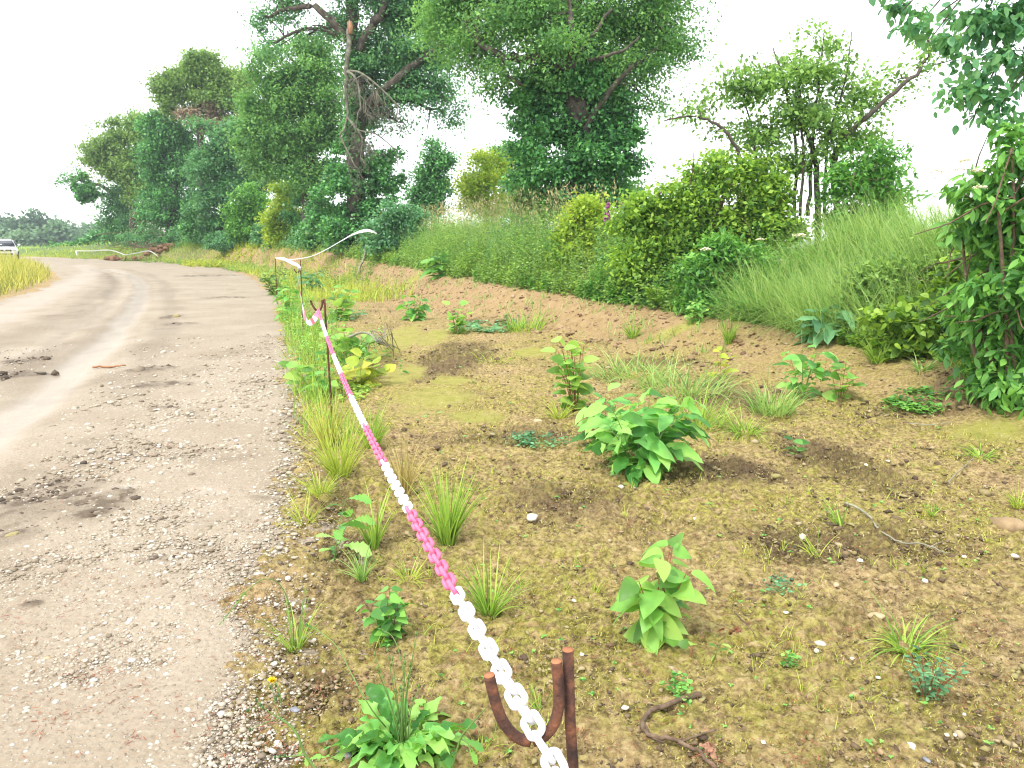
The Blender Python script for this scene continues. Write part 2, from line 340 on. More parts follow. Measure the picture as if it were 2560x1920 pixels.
def top(name, VF, mats, label=None, cat=None, group=None, kind=None, smooth=False, origin=None, mat_idx=None, attrs=None):
    V, Fs = VF; V = np.asarray(V, float).reshape(-1, 3); origin = np.zeros(3) if origin is None else np.asarray(origin, float)
    o = bpy.data.objects.new(name, make_mesh(name, V - origin, Fs, mats, mat_idx, smooth, attrs)); COL.objects.link(o); o.location = origin
    return tag(o, label, cat, group, kind)
def join(items):
    Vs, Q, T, n = [], [], [], 0
    for V, Fs in items:
        V = np.asarray(V, float).reshape(-1, 3)
        for f in (Fs if isinstance(Fs, list) else [Fs]):
            f = np.asarray(f, int)
            if f.size: (Q if f.shape[1] == 4 else T).append(f + n)
        Vs.append(V); n += len(V)
    out = []
    if Q: out.append(np.concatenate(Q))
    if T: out.append(np.concatenate(T))
    return np.concatenate(Vs), out

def frames(D, N):
    D = unit(D); S = unit(np.cross(D, N)); return D, S, np.cross(S, D)
def cards(C, D, N, Ls, wr=.55, fold=.12):
    """simple four-cornered leaves, one quad each"""
    D, S, N = frames(D, N); Ls = np.asarray(Ls)[:, None]; W = Ls * wr * .5
    V = np.stack([C, C + D * Ls * .48 + S * W + N * W * fold * 2, C + D * Ls, C + D * Ls * .42 - S * W + N * W * fold * 2], 1)
    n = len(C); return V.reshape(-1, 3), (np.arange(n * 4).reshape(n, 4))
PROF = {
    'heart': ([0, .06, .2, .4, .6, .8, .93, 1], [.05, .62, .98, 1, .82, .5, .2, .01]),
    'lance': ([0, .15, .3, .5, .7, .87, 1], [.08, .42, .8, 1, .85, .45, .01]),
    'oval': ([0, .12, .35, .6, .85, 1], [.06, .6, 1, .95, .5, .02]),
    'nettle': ([0, .1, .17, .3, .36, .5, .56, .7, .76, .88, 1], [.1, .8, .78, 1, .88, .86, .7, .62, .48, .3, .01]),
    'lobed': ([0, .2, .32, .38, .5, .57, .68, .74, .88, 1], [.12, .2, .55, .36, .75, .55, 1, .85, .75, .05]),
    'hawk': (list(np.linspace(0, 1, 17)), [.1, .16, .2, .34, .26, .5, .38, .68, .52, .86, .7, 1, .86, .98, .8, .5, .03]),
    'tri': ([0, .5, 1], [.1, 1, .02]),
}
def leaves(C, D, N, Ls, wr, prof='oval', droop=.15, fold=.18, wave=0):
    D, S, N = frames(D, N); t, wv = (np.array(a, float) for a in PROF[prof]); n = len(C); k = len(t)
    Ls = np.asarray(Ls, float).reshape(-1, 1, 1); dr = np.asarray(droop, float).reshape(-1, 1) * np.ones((n, 1))
    tt = t[None, :, None]; mid = C[:, None] + D[:, None] * Ls * tt
    mid[:, :, 2] -= (dr * Ls[:, :, 0] * t[None] ** 2)
    hw = Ls * wr * .5 * wv[None, :, None]
    ph = rng.uniform(0, 6.28, (n, 1, 1)); wz = wave * Ls * .06 * np.sin(tt * 17 + ph)
    up = N[:, None] * (hw * fold)
    R = mid + S[:, None] * hw + up + N[:, None] * wz; Lf = mid - S[:, None] * hw + up - N[:, None] * wz * .8
    V = np.stack([Lf, mid, R], 2)
    base = (np.arange(n) * k * 3)[:, None] + (np.arange(k - 1) * 3)[None]
    q1 = np.stack([base, base + 1, base + 4, base + 3], -1).reshape(-1, 4); q2 = np.stack([base + 1, base + 2, base + 5, base + 4], -1).reshape(-1, 4)
    return V.reshape(-1, 3), np.concatenate([q1, q2])
def blades(B, lean, hgt, wid, bend, k=4):
    """grass blades: tapering strips that rise and arch over towards lean (unit xy)"""
    n = len(B); t = np.linspace(0, 1, k + 1); hgt = np.asarray(hgt, float)[:, None]; bend = np.asarray(bend, float)[:, None]
    a = bend * t[None] ** 1.3
    ds = hgt / k
    ang = bend * (.4 + .8 * t[None])
    z = np.cumsum(np.cos(ang) * ds, 1) - np.cos(ang[:, :1]) * ds; xy = np.cumsum(np.sin(ang) * ds, 1) - np.sin(ang[:, :1]) * ds
    C = np.empty((n, k + 1, 3)); C[:, :, :2] = B[:, None, :2] + lean[:, None, :] * xy[:, :, None]; C[:, :, 2] = B[:, None, 2] + z
    th = rng.uniform(0, 2 * np.pi, n); sd = np.stack([-lean[:, 1], lean[:, 0], np.zeros(n)], 1) * np.cos(th)[:, None] * .8 + np.stack([lean[:, 0], lean[:, 1], np.zeros(n)], 1) * np.sin(th)[:, None] * .6
    sd = unit(sd); wv = np.asarray(wid, float)[:, None] * (1 - t[None] ** 1.6) * .5 + .0004
    V = np.stack([C - sd[:, None] * wv[:, :, None], C + sd[:, None] * wv[:, :, None]], 2)
    b = (np.arange(n) * (k + 1) * 2)[:, None] + (np.arange(k) * 2)[None]
    return V.reshape(-1, 3), np.stack([b, b + 1, b + 3, b + 2], -1).reshape(-1, 4)
def tube(path, rad, sides=6, cap=True):
    P = np.asarray(path, float); k = len(P); rad = np.broadcast_to(np.asarray(rad, float), (k,))
    T = unit(np.gradient(P, axis=0)); ref = np.array([0, 0, 1.]) if abs(T[0][2]) < .8 else np.array([1., 0, 0])
    A = unit(np.cross(T, ref)); Bv = np.cross(T, A)
    a = np.linspace(0, 2 * np.pi, sides, endpoint=False)
    V = P[:, None] + (A[:, None] * np.cos(a)[None, :, None] + Bv[:, None] * np.sin(a)[None, :, None]) * rad[:, None, None]
    i = np.arange(k - 1)[:, None] * sides; j = np.arange(sides)[None]; j2 = (j + 1) % sides
    Q = np.stack([i + j, i + j2, i + sides + j2, i + sides + j], -1).reshape(-1, 4)
    V = V.reshape(-1, 3); T3 = np.zeros((0, 3), int)
    if cap:
        n = len(V); V = np.concatenate([V, P[:1], P[-1:]]); jj = np.arange(sides); j2 = (jj + 1) % sides
        T3 = np.concatenate([np.stack([np.full(sides, n), j2, jj], 1), np.stack([np.full(sides, n + 1), (k - 1) * sides + jj, (k - 1) * sides + j2], 1)])
    return V, [Q, T3]
def smooth_path(pts, k=4):
    P = np.asarray(pts, float)
    if len(P) < 3: return np.linspace(P[0], P[-1], k * 2)
    out = []
    for i in range(len(P) - 1):
        p0 = P[max(i - 1, 0)]; p1 = P[i]; p2 = P[i + 1]; p3 = P[min(i + 2, len(P) - 1)]
        for t in np.linspace(0, 1, k, endpoint=False):
            out.append(.5 * ((2 * p1) + (-p0 + p2) * t + (2 * p0 - 5 * p1 + 4 * p2 - p3) * t * t + (-p0 + 3 * p1 - 3 * p2 + p3) * t ** 3))
    out.append(P[-1]); return np.array(out)
def wob(path, amp):
    P = np.array(path, float); n = rng.normal(0, amp, P.shape); n[0] = 0; return P + n
def rand_dir(n): return unit(rng.normal(size=(n, 3)))
_ICO = {}
def ico(sub):
    if sub not in _ICO:
        import bmesh
        b = bmesh.new(); bmesh.ops.create_icosphere(b, subdivisions=sub, radius=1)
        _ICO[sub] = (np.array([v.co[:] for v in b.verts]), np.array([[v.index for v in f.verts] for f in b.faces])); b.free()
    return _ICO[sub]
def stones(C, size, flat=.6, sub=1, rough=.25):
    V0, F0 = ico(sub); n = len(C); m = len(V0)
    sc_ = rng.uniform(.65, 1.25, (n, 1, 3)); sc_[:, :, 2] *= flat
    V = V0[None] * (1 + rng.normal(0, rough * .6, (n, m, 1)).clip(-.5, .5)) * sc_
    a = rng.uniform(0, 6.28, n); c, s = np.cos(a)[:, None], np.sin(a)[:, None]
    V = np.stack([V[..., 0] * c - V[..., 1] * s, V[..., 0] * s + V[..., 1] * c, V[..., 2]], -1) * np.asarray(size)[:, None, None] + C[:, None]
    return V.reshape(-1, 3), (F0[None] + (np.arange(n) * m)[:, None, None]).reshape(-1, 3)

# ------------------------------------------------------------------ ground and road: one adaptive fan of real relief
RMASK_PX = {}
def region(px, py, rx, ry, soft=.5):
    c = GP(px, py); e = GP(px, py - ry); s = max(np.hypot(e[0] - c[0], e[1] - c[1]), .05)
    return (c[0], c[1], PX(rx, np.hypot(c[0], c[1])), s, soft)
def reg_val(x, y, regs):
    out = np.zeros_like(x)
    for cx, cy, rx, ry, soft in regs:
        d = np.hypot((x - cx) / rx, (y - cy) / ry) + .35 * fbm(x + cx, y - cy, max(rx, .3) * .8, 4)
        out = np.maximum(out, sstep(1.1, 1.1 - soft, d))
    return out
apex = np.array([0., -.6])
Yrow = [.25]
while Yrow[-1] < 3000:
    y = Yrow[-1]; Yrow.append(y + min(max(1.05 * max(y, 1.6) ** 2 / (F_PX * EYE), .004) if y > 1.55 else .03, y * (.02 if y < 100 else .12)))
Rr = np.array(Yrow) + .6
ang = np.concatenate([np.linspace(-80, -37, 40, endpoint=False), np.linspace(-37, 37, 1150), np.linspace(37, 80, 41)[1:]])
ang = np.radians(ang)
# rows are straight lines across the view up to 45 degrees, so spread radius a little with angle
RR, AA = np.meshgrid(Rr, ang, indexing='ij')
gx = RR * np.tan(np.clip(AA, -1.2, 1.2)) + apex[0]; gy = RR + apex[1]
nr, nc = gx.shape
gx = gx.ravel(); gy = gy.ravel()
hb = hbase(gx, gy)
dcr, _ = polydist(gx, gy, CREST, CRV)
edge_n = .16 * fbm(gx, gy, 1.1, 4)
dR, _ = polydist(gx, gy, ROAD_R); dL, _ = polydist(gx, gy, ROAD_L)
sd_road = np.minimum(-dR, dL) + edge_n * np.clip(np.hypot(gx, gy) / 5, .6, 3)
near = sstep(60, 12, np.hypot(gx, gy))
clay = sstep(-1.45, -.75, dcr + .4 * fbm(gx, gy, 1.5, 3)) * sstep(.6, .1, dcr) * (.45 + .55 * sstep(8.5, 12.5, gy)) * sstep(4, 8, gy)
algae_regs = [region(1080, 1000, 140, 45, .9), region(1010, 935, 60, 25), region(1190, 1040, 90, 20), region(990, 850, 60, 40), region(1080, 845, 40, 22),
              region(1680, 830, 90, 14), region(1020, 710, 80, 15), region(1130, 950, 60, 12), region(2480, 1080, 120, 40, .8), region(1330, 880, 60, 12)]
algae = reg_val(gx, gy, algae_regs) * np.clip(.85 + .8 * fbm(gx, gy, .5, 4), .4, 1)
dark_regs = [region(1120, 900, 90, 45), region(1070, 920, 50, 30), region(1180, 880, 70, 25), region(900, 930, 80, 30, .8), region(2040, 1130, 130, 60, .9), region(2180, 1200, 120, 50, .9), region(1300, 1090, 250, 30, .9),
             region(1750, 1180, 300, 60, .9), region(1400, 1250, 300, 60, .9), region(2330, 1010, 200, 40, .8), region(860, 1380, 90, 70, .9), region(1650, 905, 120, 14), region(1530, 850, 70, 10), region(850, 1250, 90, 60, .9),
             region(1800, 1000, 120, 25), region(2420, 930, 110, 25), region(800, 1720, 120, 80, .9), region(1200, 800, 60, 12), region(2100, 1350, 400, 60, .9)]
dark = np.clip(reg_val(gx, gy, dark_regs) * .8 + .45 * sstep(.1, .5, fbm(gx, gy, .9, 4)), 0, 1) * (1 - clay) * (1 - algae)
moss = np.clip(.68 + 1.3 * fbm(gx + 31, gy, 1.2, 4) + .7 * fbm(gx, gy + 11, .3, 3), 0, 1) * (1 - clay * .8) * (1 - dark * .6) * sstep(20, 9, gy) * sstep(-.6, .2, dR)
green = np.clip(sstep(.5, 1.4, dcr) + sstep(0, 2, -dL) + sstep(45, 60, gy) * sstep(-.2, 1.5, dR) + sstep(95, 120, np.hypot(gx, gy)), 0, 1)
bar = np.abs(fbm(gx, gy, .34, 3)) ; rough = np.clip(.7 + dark * .8, 0, 1.5) * (1 - algae * .85) * (1 - clay * .55)
relief = 1.35 * rough * (.030 * fbm(gx, gy, .5, 3) + .030 * (bar - .2) + .014 * fbm(gx, gy, .09, 3) + .009 * np.abs(fbm(gx, gy, .035, 2)))
tn = fbm(gx, gy, .42, 5, .6) * 5; tn2 = fbm(gx + 3, gy + 8, .16, 4, .6) * 3.5
terr = (np.floor(tn) + sstep(.7, 1.0, tn - np.floor(tn))) / 5; terr2 = (np.floor(tn2) + sstep(.6, 1.0, tn2 - np.floor(tn2))) / 3.5
relief += rough * (.055 * terr + .022 * terr2)
patch = np.clip(.65 + 1.1 * fbm(gx + 51, gy - 13, .9, 3), .15, 1.2)
relief += rough * patch * (.034 * np.abs(perlin(gx / .105, gy / .085)) + .02 * np.abs(perlin(gx / .05 + 7, gy / .045)) + .010 * np.abs(perlin(gx / .024, gy / .022 + 3)) - .012)
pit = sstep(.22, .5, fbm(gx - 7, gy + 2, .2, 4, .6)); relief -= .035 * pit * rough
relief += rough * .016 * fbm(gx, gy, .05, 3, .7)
dark = np.clip(dark + .5 * pit * (1 - clay) * (1 - algae), 0, 1)  # pits also get a darker soil colour, painted shade in the hollows
crack = fbm(gx + .05 * perlin(gx * 9, gy * 9), gy, .55, 2)
relief -= .018 * sstep(.022, .0, np.abs(crack)) * sstep(.15, .4, fbm(gx + 9, gy + 4, 1.4, 2)) * (1 - clay)
relief -= .015 * sstep(.45, .75, fbm(gx, gy, .13, 2)) * rough
gz = hb + relief * near
gz -= .11 * sstep(.1, .6, sd_road)                                   # bedded under the track
Q = (np.arange(nr - 1)[:, None] * nc + np.arange(nc - 1)[None]); Q = np.stack([Q, Q + 1, Q + nc + 1, Q + nc], -1).reshape(-1, 4)
gq = Q[sd_road[Q].max(1) < 1.2] if False else Q
deep = (sd_road[Q].min(1) > 1.0)
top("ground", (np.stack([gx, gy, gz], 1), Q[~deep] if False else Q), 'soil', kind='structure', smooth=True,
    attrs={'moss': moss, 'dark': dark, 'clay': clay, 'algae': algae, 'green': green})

# the track
rx_, ry_ = gx, gy
keep = sd_road > -.35
def pxline(pts): return [tuple(GP(*p)[:2]) for p in pts]
rut1 = pxline([(-300, 1330), (0, 1075), (150, 960), (270, 850), (340, 770), (355, 715), (330, 690), (270, 672)])
rut2 = pxline([(-300, 1080), (0, 905), (150, 840), (250, 780), (300, 735), (315, 705), (290, 685)])
rut3 = pxline([(-300, 900), (0, 790), (120, 735), (200, 700), (230, 680), (200, 662)])
d1 = np.abs(polydist(gx, gy, rut1)[0]); d2 = np.abs(polydist(gx, gy, rut2)[0]); d3 = np.abs(polydist(gx, gy, rut3)[0])
jit = .25 * fbm(gx, gy, 1.6, 3)
s1 = sstep(.34, .08, d1 + jit * .5); s2 = sstep(.45, .1, d2 + jit); s3 = sstep(.8, .2, d3 + jit)
pud = reg_val(gx, gy, [region(500, 1235, 60, 12), region(330, 1222, 30, 8), region(450, 1175, 40, 10)])
silt_sheen = np.clip(s1 * .5 + s3 * .45 + .15 * sstep(14, 24, gy), 0, 1)  # smooth pale strips, doubling as painted sky sheen on ruts and far track
mud_regs = [region(60, 1260, 130, 60), region(240, 1270, 90, 40), region(40, 1350, 50, 25), region(380, 925, 60, 8), region(400, 965, 90, 10), region(400, 1022, 30, 8), region(430, 793, 20, 6), region(450, 812, 50, 5),
                        region(190, 1168, 20, 6), region(400, 1400, 45, 8), region(80, 1520, 30, 8), region(0, 940, 120, 10), region(60, 900, 60, 6), region(520, 690, 80, 3), region(560, 745, 60, 3), region(660, 1250, 60, 8, .9)]
mudr = reg_val(gx, gy, mud_regs)
rut_dark = np.clip(sstep(.45, .1, np.abs(d2 - .55) + jit) * .55 + sstep(.3, .08, np.abs(d1 - .75) + jit) * .5, 0, 1) * sstep(6, 9, gy)
mud = np.clip(mudr * (.35 + .6 * sstep(-.1, .3, fbm(gx, gy, .16, 4))) + rut_dark * .5 + .25 * sstep(.15, .5, fbm(gx, gy, .7, 4)), 0, 1)
stony = np.clip(.55 + .5 * sstep(2.8, .3, sd_road) + .3 * fbm(gx, gy, 1.5, 3) - silt_sheen * .8, 0, 1)
wet = np.clip(s1 * .85 + s3 * .55 + pud + .3 * s2, 0, 1)
rz_ = hb - .035 + .045 * sstep(-.25, .28, sd_road) + near * (.016 * fbm(gx, gy, .8, 3) * 1.2 + .007 * fbm(gx, gy, .1, 3) * (1 - silt_sheen) + .006 * np.abs(fbm(gx, gy, .03, 2)) * (1 - silt_sheen)
       + mudr * .006) - .03 * s1 - .03 * s2 - .02 * s3 - pud * .006
kq = Q[keep[Q].all(1)]
idx = np.unique(kq); rm = np.full(len(gx), -1); rm[idx] = np.arange(len(idx))
top("road", (np.stack([gx, gy, rz_], 1)[idx], rm[kq]), 'road', kind='structure', smooth=True,
    attrs={k: v[idx] for k, v in dict(wet=wet, silt_sheen=silt_sheen * .85, mud=mud, stony=stony).items()})

def on_road(x, y):
    return np.minimum(-polydist(x, y, ROAD_R)[0], polydist(x, y, ROAD_L)[0])
def scatter_px(n, x0, x1, y0, y1, power=1.0):
    """random ground points inside a frame region, denser near the camera in the world, even in view"""
    px = rng.uniform(x0, x1, n); py = rng.uniform(y0, y1, n)
    a = (px / 2.5 - 512) / F_PX; b = (384 - py / 2.5) / F_PX
    dy = math.cos(PITCH) + b * math.sin(PITCH); dz = -math.sin(PITCH) + b * math.cos(PITCH)
    t = -EYE / dz; x = a * t; y = dy * t
    for _ in range(6):
        t = -(EYE - hbase(x, y)) / dz; x = a * t; y = dy * t
    return np.stack([x, y, hbase(x, y)], 1)

# loose gravel on and beside the track, soil crumbs, fallen needles, moss
p = scatter_px(95000, -400, 1000, 700, 1990); s = on_road(p[:, 0], p[:, 1]); dist = np.hypot(p[:, 0], p[:, 1])
k = (s > -.02 + .1 * rng.normal(size=len(s))) & (rng.random(len(s)) < .25 + .75 * sstep(2.6, .1, s)) & (dist < 13)
p = p[k]; dist = dist[k]
k = np.abs(polydist(p[:, 0], p[:, 1], rut1)[0]) > .35; p = p[k]; dist = dist[k]
sz = rng.lognormal(math.log(.0042), .5, len(p)).clip(.002, .016) * np.clip(dist / 3.5, .8, 2.2)
p[:, 2] += sz * .25 + .006
top("gravel", stones(p, sz, .55, 1), 'gravel', 'loose pale gravel strewn over the track and its edge', 'gravel', kind='stuff')
p = scatter_px(120000, 600, 2760, 700, 1990); s = on_road(p[:, 0], p[:, 1]); dv = np.interp(0, [0], [0])
dk = reg_val(p[:, 0], p[:, 1], dark_regs); dc = polydist(p[:, 0], p[:, 1], CREST)[0]; ag = reg_val(p[:, 0], p[:, 1], algae_regs)
k = (s < .05) & (dc < .2) & (rng.random(len(p)) < .2 + .6 * dk) & (rng.random(len(p)) > ag * 1.2)
p = p[k]; dist = np.hypot(p[:, 0], p[:, 1]); sz = rng.lognormal(math.log(.0042), .6, len(p)).clip(.002, .024) * np.clip(dist / 4, .8, 2.4)
p[:, 2] += sz * .05
pm = scatter_px(26000, -300, 760, 760, 1600); mv = reg_val(pm[:, 0], pm[:, 1], mud_regs); pm = pm[rng.random(len(pm)) < mv * .8]; zm = rng.lognormal(math.log(.008), .6, len(pm)).clip(.003, .04) * np.clip(pm[:, 1] / 5, .8, 2.2); pm[:, 2] += .01
top("rubble", stones(pm, zm, .6, 1, .4), 'mudclod', 'dark crumbled mud dropped on the track', 'mud clods', kind='stuff')
top("rubble", stones(p, sz, .55, 1, .7), 'clod', 'crumbled brown soil clods on the bare ground', 'soil crumbs', kind='stuff')
cen = scatter_px(210, 0, 2560, 1050, 1920); P0 = np.repeat(cen, 26, 0); sp = np.repeat(rng.uniform(.02, .1, len(cen)), 26)[:, None]
P0[:, :2] += rng.normal(size=(len(P0), 2)) * sp; P0[:, 2] = hbase(P0[:, 0], P0[:, 1]) + .012 + rng.uniform(0, .012, len(P0))
Dn = unit(np.concatenate([rng.normal(size=(len(P0), 2)), rng.normal(0, .12, (len(P0), 1))], 1))
top("litter", cards(P0, Dn, np.tile([0, 0, 1.], (len(P0), 1)) + rng.normal(0, .3, (len(P0), 3)), rng.uniform(.012, .03, len(P0)), .13), 'litter', 'scattered reddish fallen conifer needles on soil and gravel', 'needle litter', kind='stuff')
p = scatter_px(46000, 900, 2760, 1000, 1990); ms = np.clip(.5 + 1.3 * fbm(p[:, 0] + 31, p[:, 1], 1.2, 4) + .8 * fbm(p[:, 0], p[:, 1], .25, 3), 0, 1)
k = (rng.random(len(p)) < ms) & (polydist(p[:, 0], p[:, 1], ROAD_R)[0] > .5); p = p[k]; th = rng.uniform(0, 6.28, len(p))
p[:, 2] -= .004
top("moss", blades(p, np.stack([np.cos(th), np.sin(th)], 1), rng.uniform(.008, .022, len(p)) * np.clip(np.hypot(p[:, 0], p[:, 1]) / 4, .8, 1.8), np.full(len(p), .0035) * np.clip(np.hypot(p[:, 0], p[:, 1]) / 3.5, .8, 2), rng.uniform(.3, 1.5, len(p)), 2), 'mosstip' if 'mosstip' in M else M.setdefault('mosstip', leaf_mat("moss", (.13, .12, .025), (.23, .215, .05), (.32, .30, .09), .2, .8, 1, 5)) and 'mosstip', 'low yellow green moss fuzz on the bare soil', 'moss', kind='stuff')

# ------------------------------------------------------------------ plants: lobes -> sprays -> leaves
def lobe_pts(lobes, Y, n, shell=.45, bump=.28):
    Ls = [(l + (0, 1))[:6] if len(l) == 4 else (l + (1,))[:6] if len(l) == 5 else l for l in lobes]
    wgt = np.array([l[2] * l[3] * l[5] for l in Ls], float); wgt /= wgt.sum()
    cnt = rng.multinomial(n, wgt); out = []; nor = []
    for (px, py, rx, ry, dY, dn), c in zip(Ls, cnt):
        C = L(px, py, Y + dY); dd = C[1]; a, b = PX(rx, dd), PX(ry, dd); e = (a + b) * .5
        ns = 17; sd = rand_dir(ns); sd *= rng.uniform(.3, 1.08, (ns, 1)); sr = rng.uniform(.13, .4, ns); sw = sr ** 2; sw[0] *= 1.0
        k_ = rng.choice(ns, c, p=sw / sw.sum()); D = rand_dir(c); D[:, 2] = np.where(D[:, 2] < -.35, -D[:, 2] * .6, D[:, 2]); r = (shell + (1 - shell) * rng.random(c)) ** .6
        loc = sd[k_] + D * (r * sr[k_])[:, None]; loc += rng.normal(0, .05, loc.shape); st_ = rng.random(c) < .012; loc[st_] *= rng.uniform(1.0, 1.25, (int(st_.sum()), 1))
        out.append(C + loc * np.array([a, e * .75, b]) * .96); nor.append(unit(loc * .6 + D * .8))
    return np.concatenate(out), np.concatenate(nor), Ls
def foliage(lobes, Y, n, size, per=22, spray=.3, wr=.6, shell=.4, droop=.35, prof=None, floor=None, var=.35):
    spray = spray * .72; nclump = max(3, n // per); C, O, Ls = lobe_pts(lobes, Y, nclump, shell)
    P = np.repeat(C, per, 0); On = np.repeat(O, per, 0); m = len(P)
    P = P + rng.normal(size=(m, 3)).clip(-2.2, 2.2) * spray * np.array([1, 1, .62]) * np.repeat(rng.uniform(.5, 1.3, nclump), per)[:, None]
    if floor is not None:
        g = hbase(P[:, 0], P[:, 1]); P[:, 2] = np.where(P[:, 2] < g + .02, g + .02 + rng.uniform(0, .25, m), P[:, 2])
    D = unit(On * .5 + rng.normal(size=(m, 3)) * .8 + np.array([0, 0, -droop])); Nn = unit(np.array([0, 0, .9]) + On * .4 + rng.normal(size=(m, 3)) * .5)
    sz = size * rng.uniform(1 - var, 1 + var, m)
    if prof: return leaves(P, D, Nn, sz, wr, prof, .2, .15), C
    return cards(P, D, Nn, sz, wr), C
def px_path(pts, Y):
    return np.array([L(p[0], p[1], Y + (p[2] if len(p) > 2 else 0)) for p in pts])
def branchwork(trunk, r0, r1, limbs, centres, Y, twigs=3, seg=5, rt=.02, maxlen=9e9):
    """trunk, given limbs, and limbs of its own growing to the crown's lobes"""
    items = []; tp = smooth_path(trunk, 5); items.append(tube(wob(tp, r0 * .12), np.linspace(r0, r1, len(tp)), 9)); allp = [tp]
    allr = [np.linspace(r0, r1, len(tp))]
    for pts, ra, rb in limbs:
        lp = smooth_path(px_path(pts, Y), 5); items.append(tube(wob(lp, ra * .25), np.linspace(ra, rb, len(lp)), 7)); allp.append(lp); allr.append(np.linspace(ra, rb, len(lp)))
    nodes = np.concatenate(allp); rad = np.concatenate(allr)
    for c in centres:
        low = nodes[:, 2] < c[2] + .3
        dd = np.linalg.norm(nodes - c, axis=1) + np.where(low, 0, 3)
        j = int(np.argmin(dd)); a = nodes[j]
        if np.linalg.norm(c - a) > maxlen: continue
        midp = (a + c) / 2 + np.array([0, 0, .12 * np.linalg.norm(c - a)]); lp = wob(smooth_path([a, midp, c], 4), .05 * np.linalg.norm(c - a) * .4)
        ra = min(rad[j] * .6, .05 + .02 * np.linalg.norm(c - a)); items.append(tube(lp, np.linspace(ra, ra * .35, len(lp)), 5))
        for _ in range(twigs):
            e = c + rand_dir(1)[0] * np.linalg.norm(c - a) * .5; s0 = lp[rng.integers(len(lp) // 2, len(lp))]
            items.append(tube(wob(np.linspace(s0, e, 5), .03 * np.linalg.norm(e - s0)), np.linspace(ra * .3, rt * .3, 5), 4, False))
    return join(items)
def lobe_centres(lobes, Y): return [L(l[0], l[1], Y + (l[4] if len(l) > 4 else 0)) for l in lobes]

def tree(name, label, Y, trunk, r0, r1, limbs, lobes, n, size, mat, spray=.35, per=24, ivy=None, group=None, cat='tree', shell=.35, twigs=3, wr=.6, bark='bark', prof=None):
    tp = px_path(trunk, Y); base = tp[0].copy(); base[2] = h1(base[0], base[1]); tp[0][2] = base[2] - .15
    t = thing(name, label, cat, base, group)
    part('trunk', branchwork(tp, r0, r1, limbs, lobe_centres(lobes, Y), Y, twigs), bark, t, True)
    part('crown', foliage(lobes, Y, n, size, per, spray, wr, shell, prof=prof)[0], mat, t)
    if ivy:
        lo, ni, si = ivy; part('ivy', foliage(lo, Y, ni, si, 18, .2, .8, .55)[0], 'ivy', t)
    return t
def shrub(name, label, Y, basepx, lobes, n, size, mat, spray=.2, per=18, group=None, cat='shrub', shell=.35, wr=.65, prof=None, nst=7, stemmat='twig', flowers=None, rs=.02, droop=.35, skirt=False):
    b = L(basepx, 600, Y); base = np.array([b[0], Y, h1(b[0], Y)]); lobes = list(lobes)
    for l in (list(lobes) if skirt else []):
        c = L(l[0], l[1], Y + (l[4] if len(l) > 4 else 0)); g = h1(c[0], c[1]); lowp = c[2] - PX(l[3], Y)
        if lowp > g + .15 and (len(l) < 6 or l[5] > .7):
            q = to_px(np.array([c[0], c[1], g])); lo_ = l[1] + l[3]; lobes.append((l[0] + rng.normal(0, 8), (q[1] + lo_) / 2, l[2] * .9, max((q[1] - lo_) / 2 * 1.15, 12), (l[4] if len(l) > 4 else 0), .8))
    t = thing(name, label, cat, base, group); cs = lobe_centres(lobes, Y); items = []
    for i in range(max(nst, len(cs))):
        c = cs[i % len(cs)] + rng.normal(0, .15, 3); s = base + np.array([rng.normal(0, .12), rng.normal(0, .12), -.05])
        m_ = (s + c) / 2 + np.array([rng.normal(0, .1), rng.normal(0, .1), .15]); lp = smooth_path([s, m_, c], 4); items.append(tube(lp, np.linspace(rs, rs * .35, len(lp)), 5))
        for _ in range(3):
            s0 = lp[rng.integers(4, len(lp))]; e = s0 + rand_dir(1)[0] * np.linalg.norm(c - s) * .35; items.append(tube(wob(np.linspace(s0, e, 4), .02), np.linspace(rs * .4, rs * .15, 4), 4, False))
    part('stem', join(items), stemmat, t, True)
    part('foliage', foliage(lobes, Y, n, size, per, spray, wr, shell, droop, prof, True)[0], mat, t)
    for f in (flowers or []):
        px, py, r = f[:3]; dY = f[3] if len(f) > 3 else -.4
        part('flower', umbel(L(px, py, Y + dY), r), 'cream', t)
    return t
def umbel(c, r, n=90):
    a = rng.uniform(0, 6.28, n); q = np.sqrt(rng.random(n)) * r
    P = np.stack([c[0] + np.cos(a) * q, c[1] + np.sin(a) * q * .9, c[2] + r * .35 * (1 - (q / r) ** 2) + rng.normal(0, r * .06, n)], 1)
    return cards(P, rand_dir(n) * np.array([1, 1, .3]), np.tile([0, -.3, 1.], (n, 1)) + rng.normal(0, .4, (n, 3)), np.full(n, r * .32), 1.0)

# ------------------------------------------------------------------ the row of trees
T1 = [(1230, 60, 130, 80, .5), (1180, 140, 90, 55, 0, .8), (1235, 205, 65, 40, 0, .5), (1120, 50, 80, 90, .5), (1350, 60, 130, 90, -1), (1460, 40, 150, 100, 0), (1570, 60, 140, 90, .5), (1665, 75, 100, 65, .5, .8),
      (1700, 125, 60, 45, 0, .6), (1600, 160, 120, 55, 0), (1560, 240, 70, 65, 0, .7), (1625, 255, 40, 45, 0, .5), (1330, 170, 80, 50, -1, .7), (1400, -90, 260, 120), (1200, -70, 150, 100), (1610, -60, 150, 80), (1500, 190, 80, 60, 1)]
ivy1 = [(1435, 490, 95, 60), (1440, 430, 145, 80), (1390, 370, 120, 80), (1500, 390, 95, 80), (1360, 290, 110, 80), (1460, 280, 110, 80), (1430, 190, 100, 75), (1550, 310, 55, 80), (1540, 430, 60, 50), (1330, 240, 60, 60), (1440, 530, 70, 40), (1430, 120, 90, 60, .4), (1500, 230, 80, 80), (1400, 200, 90, 60)]
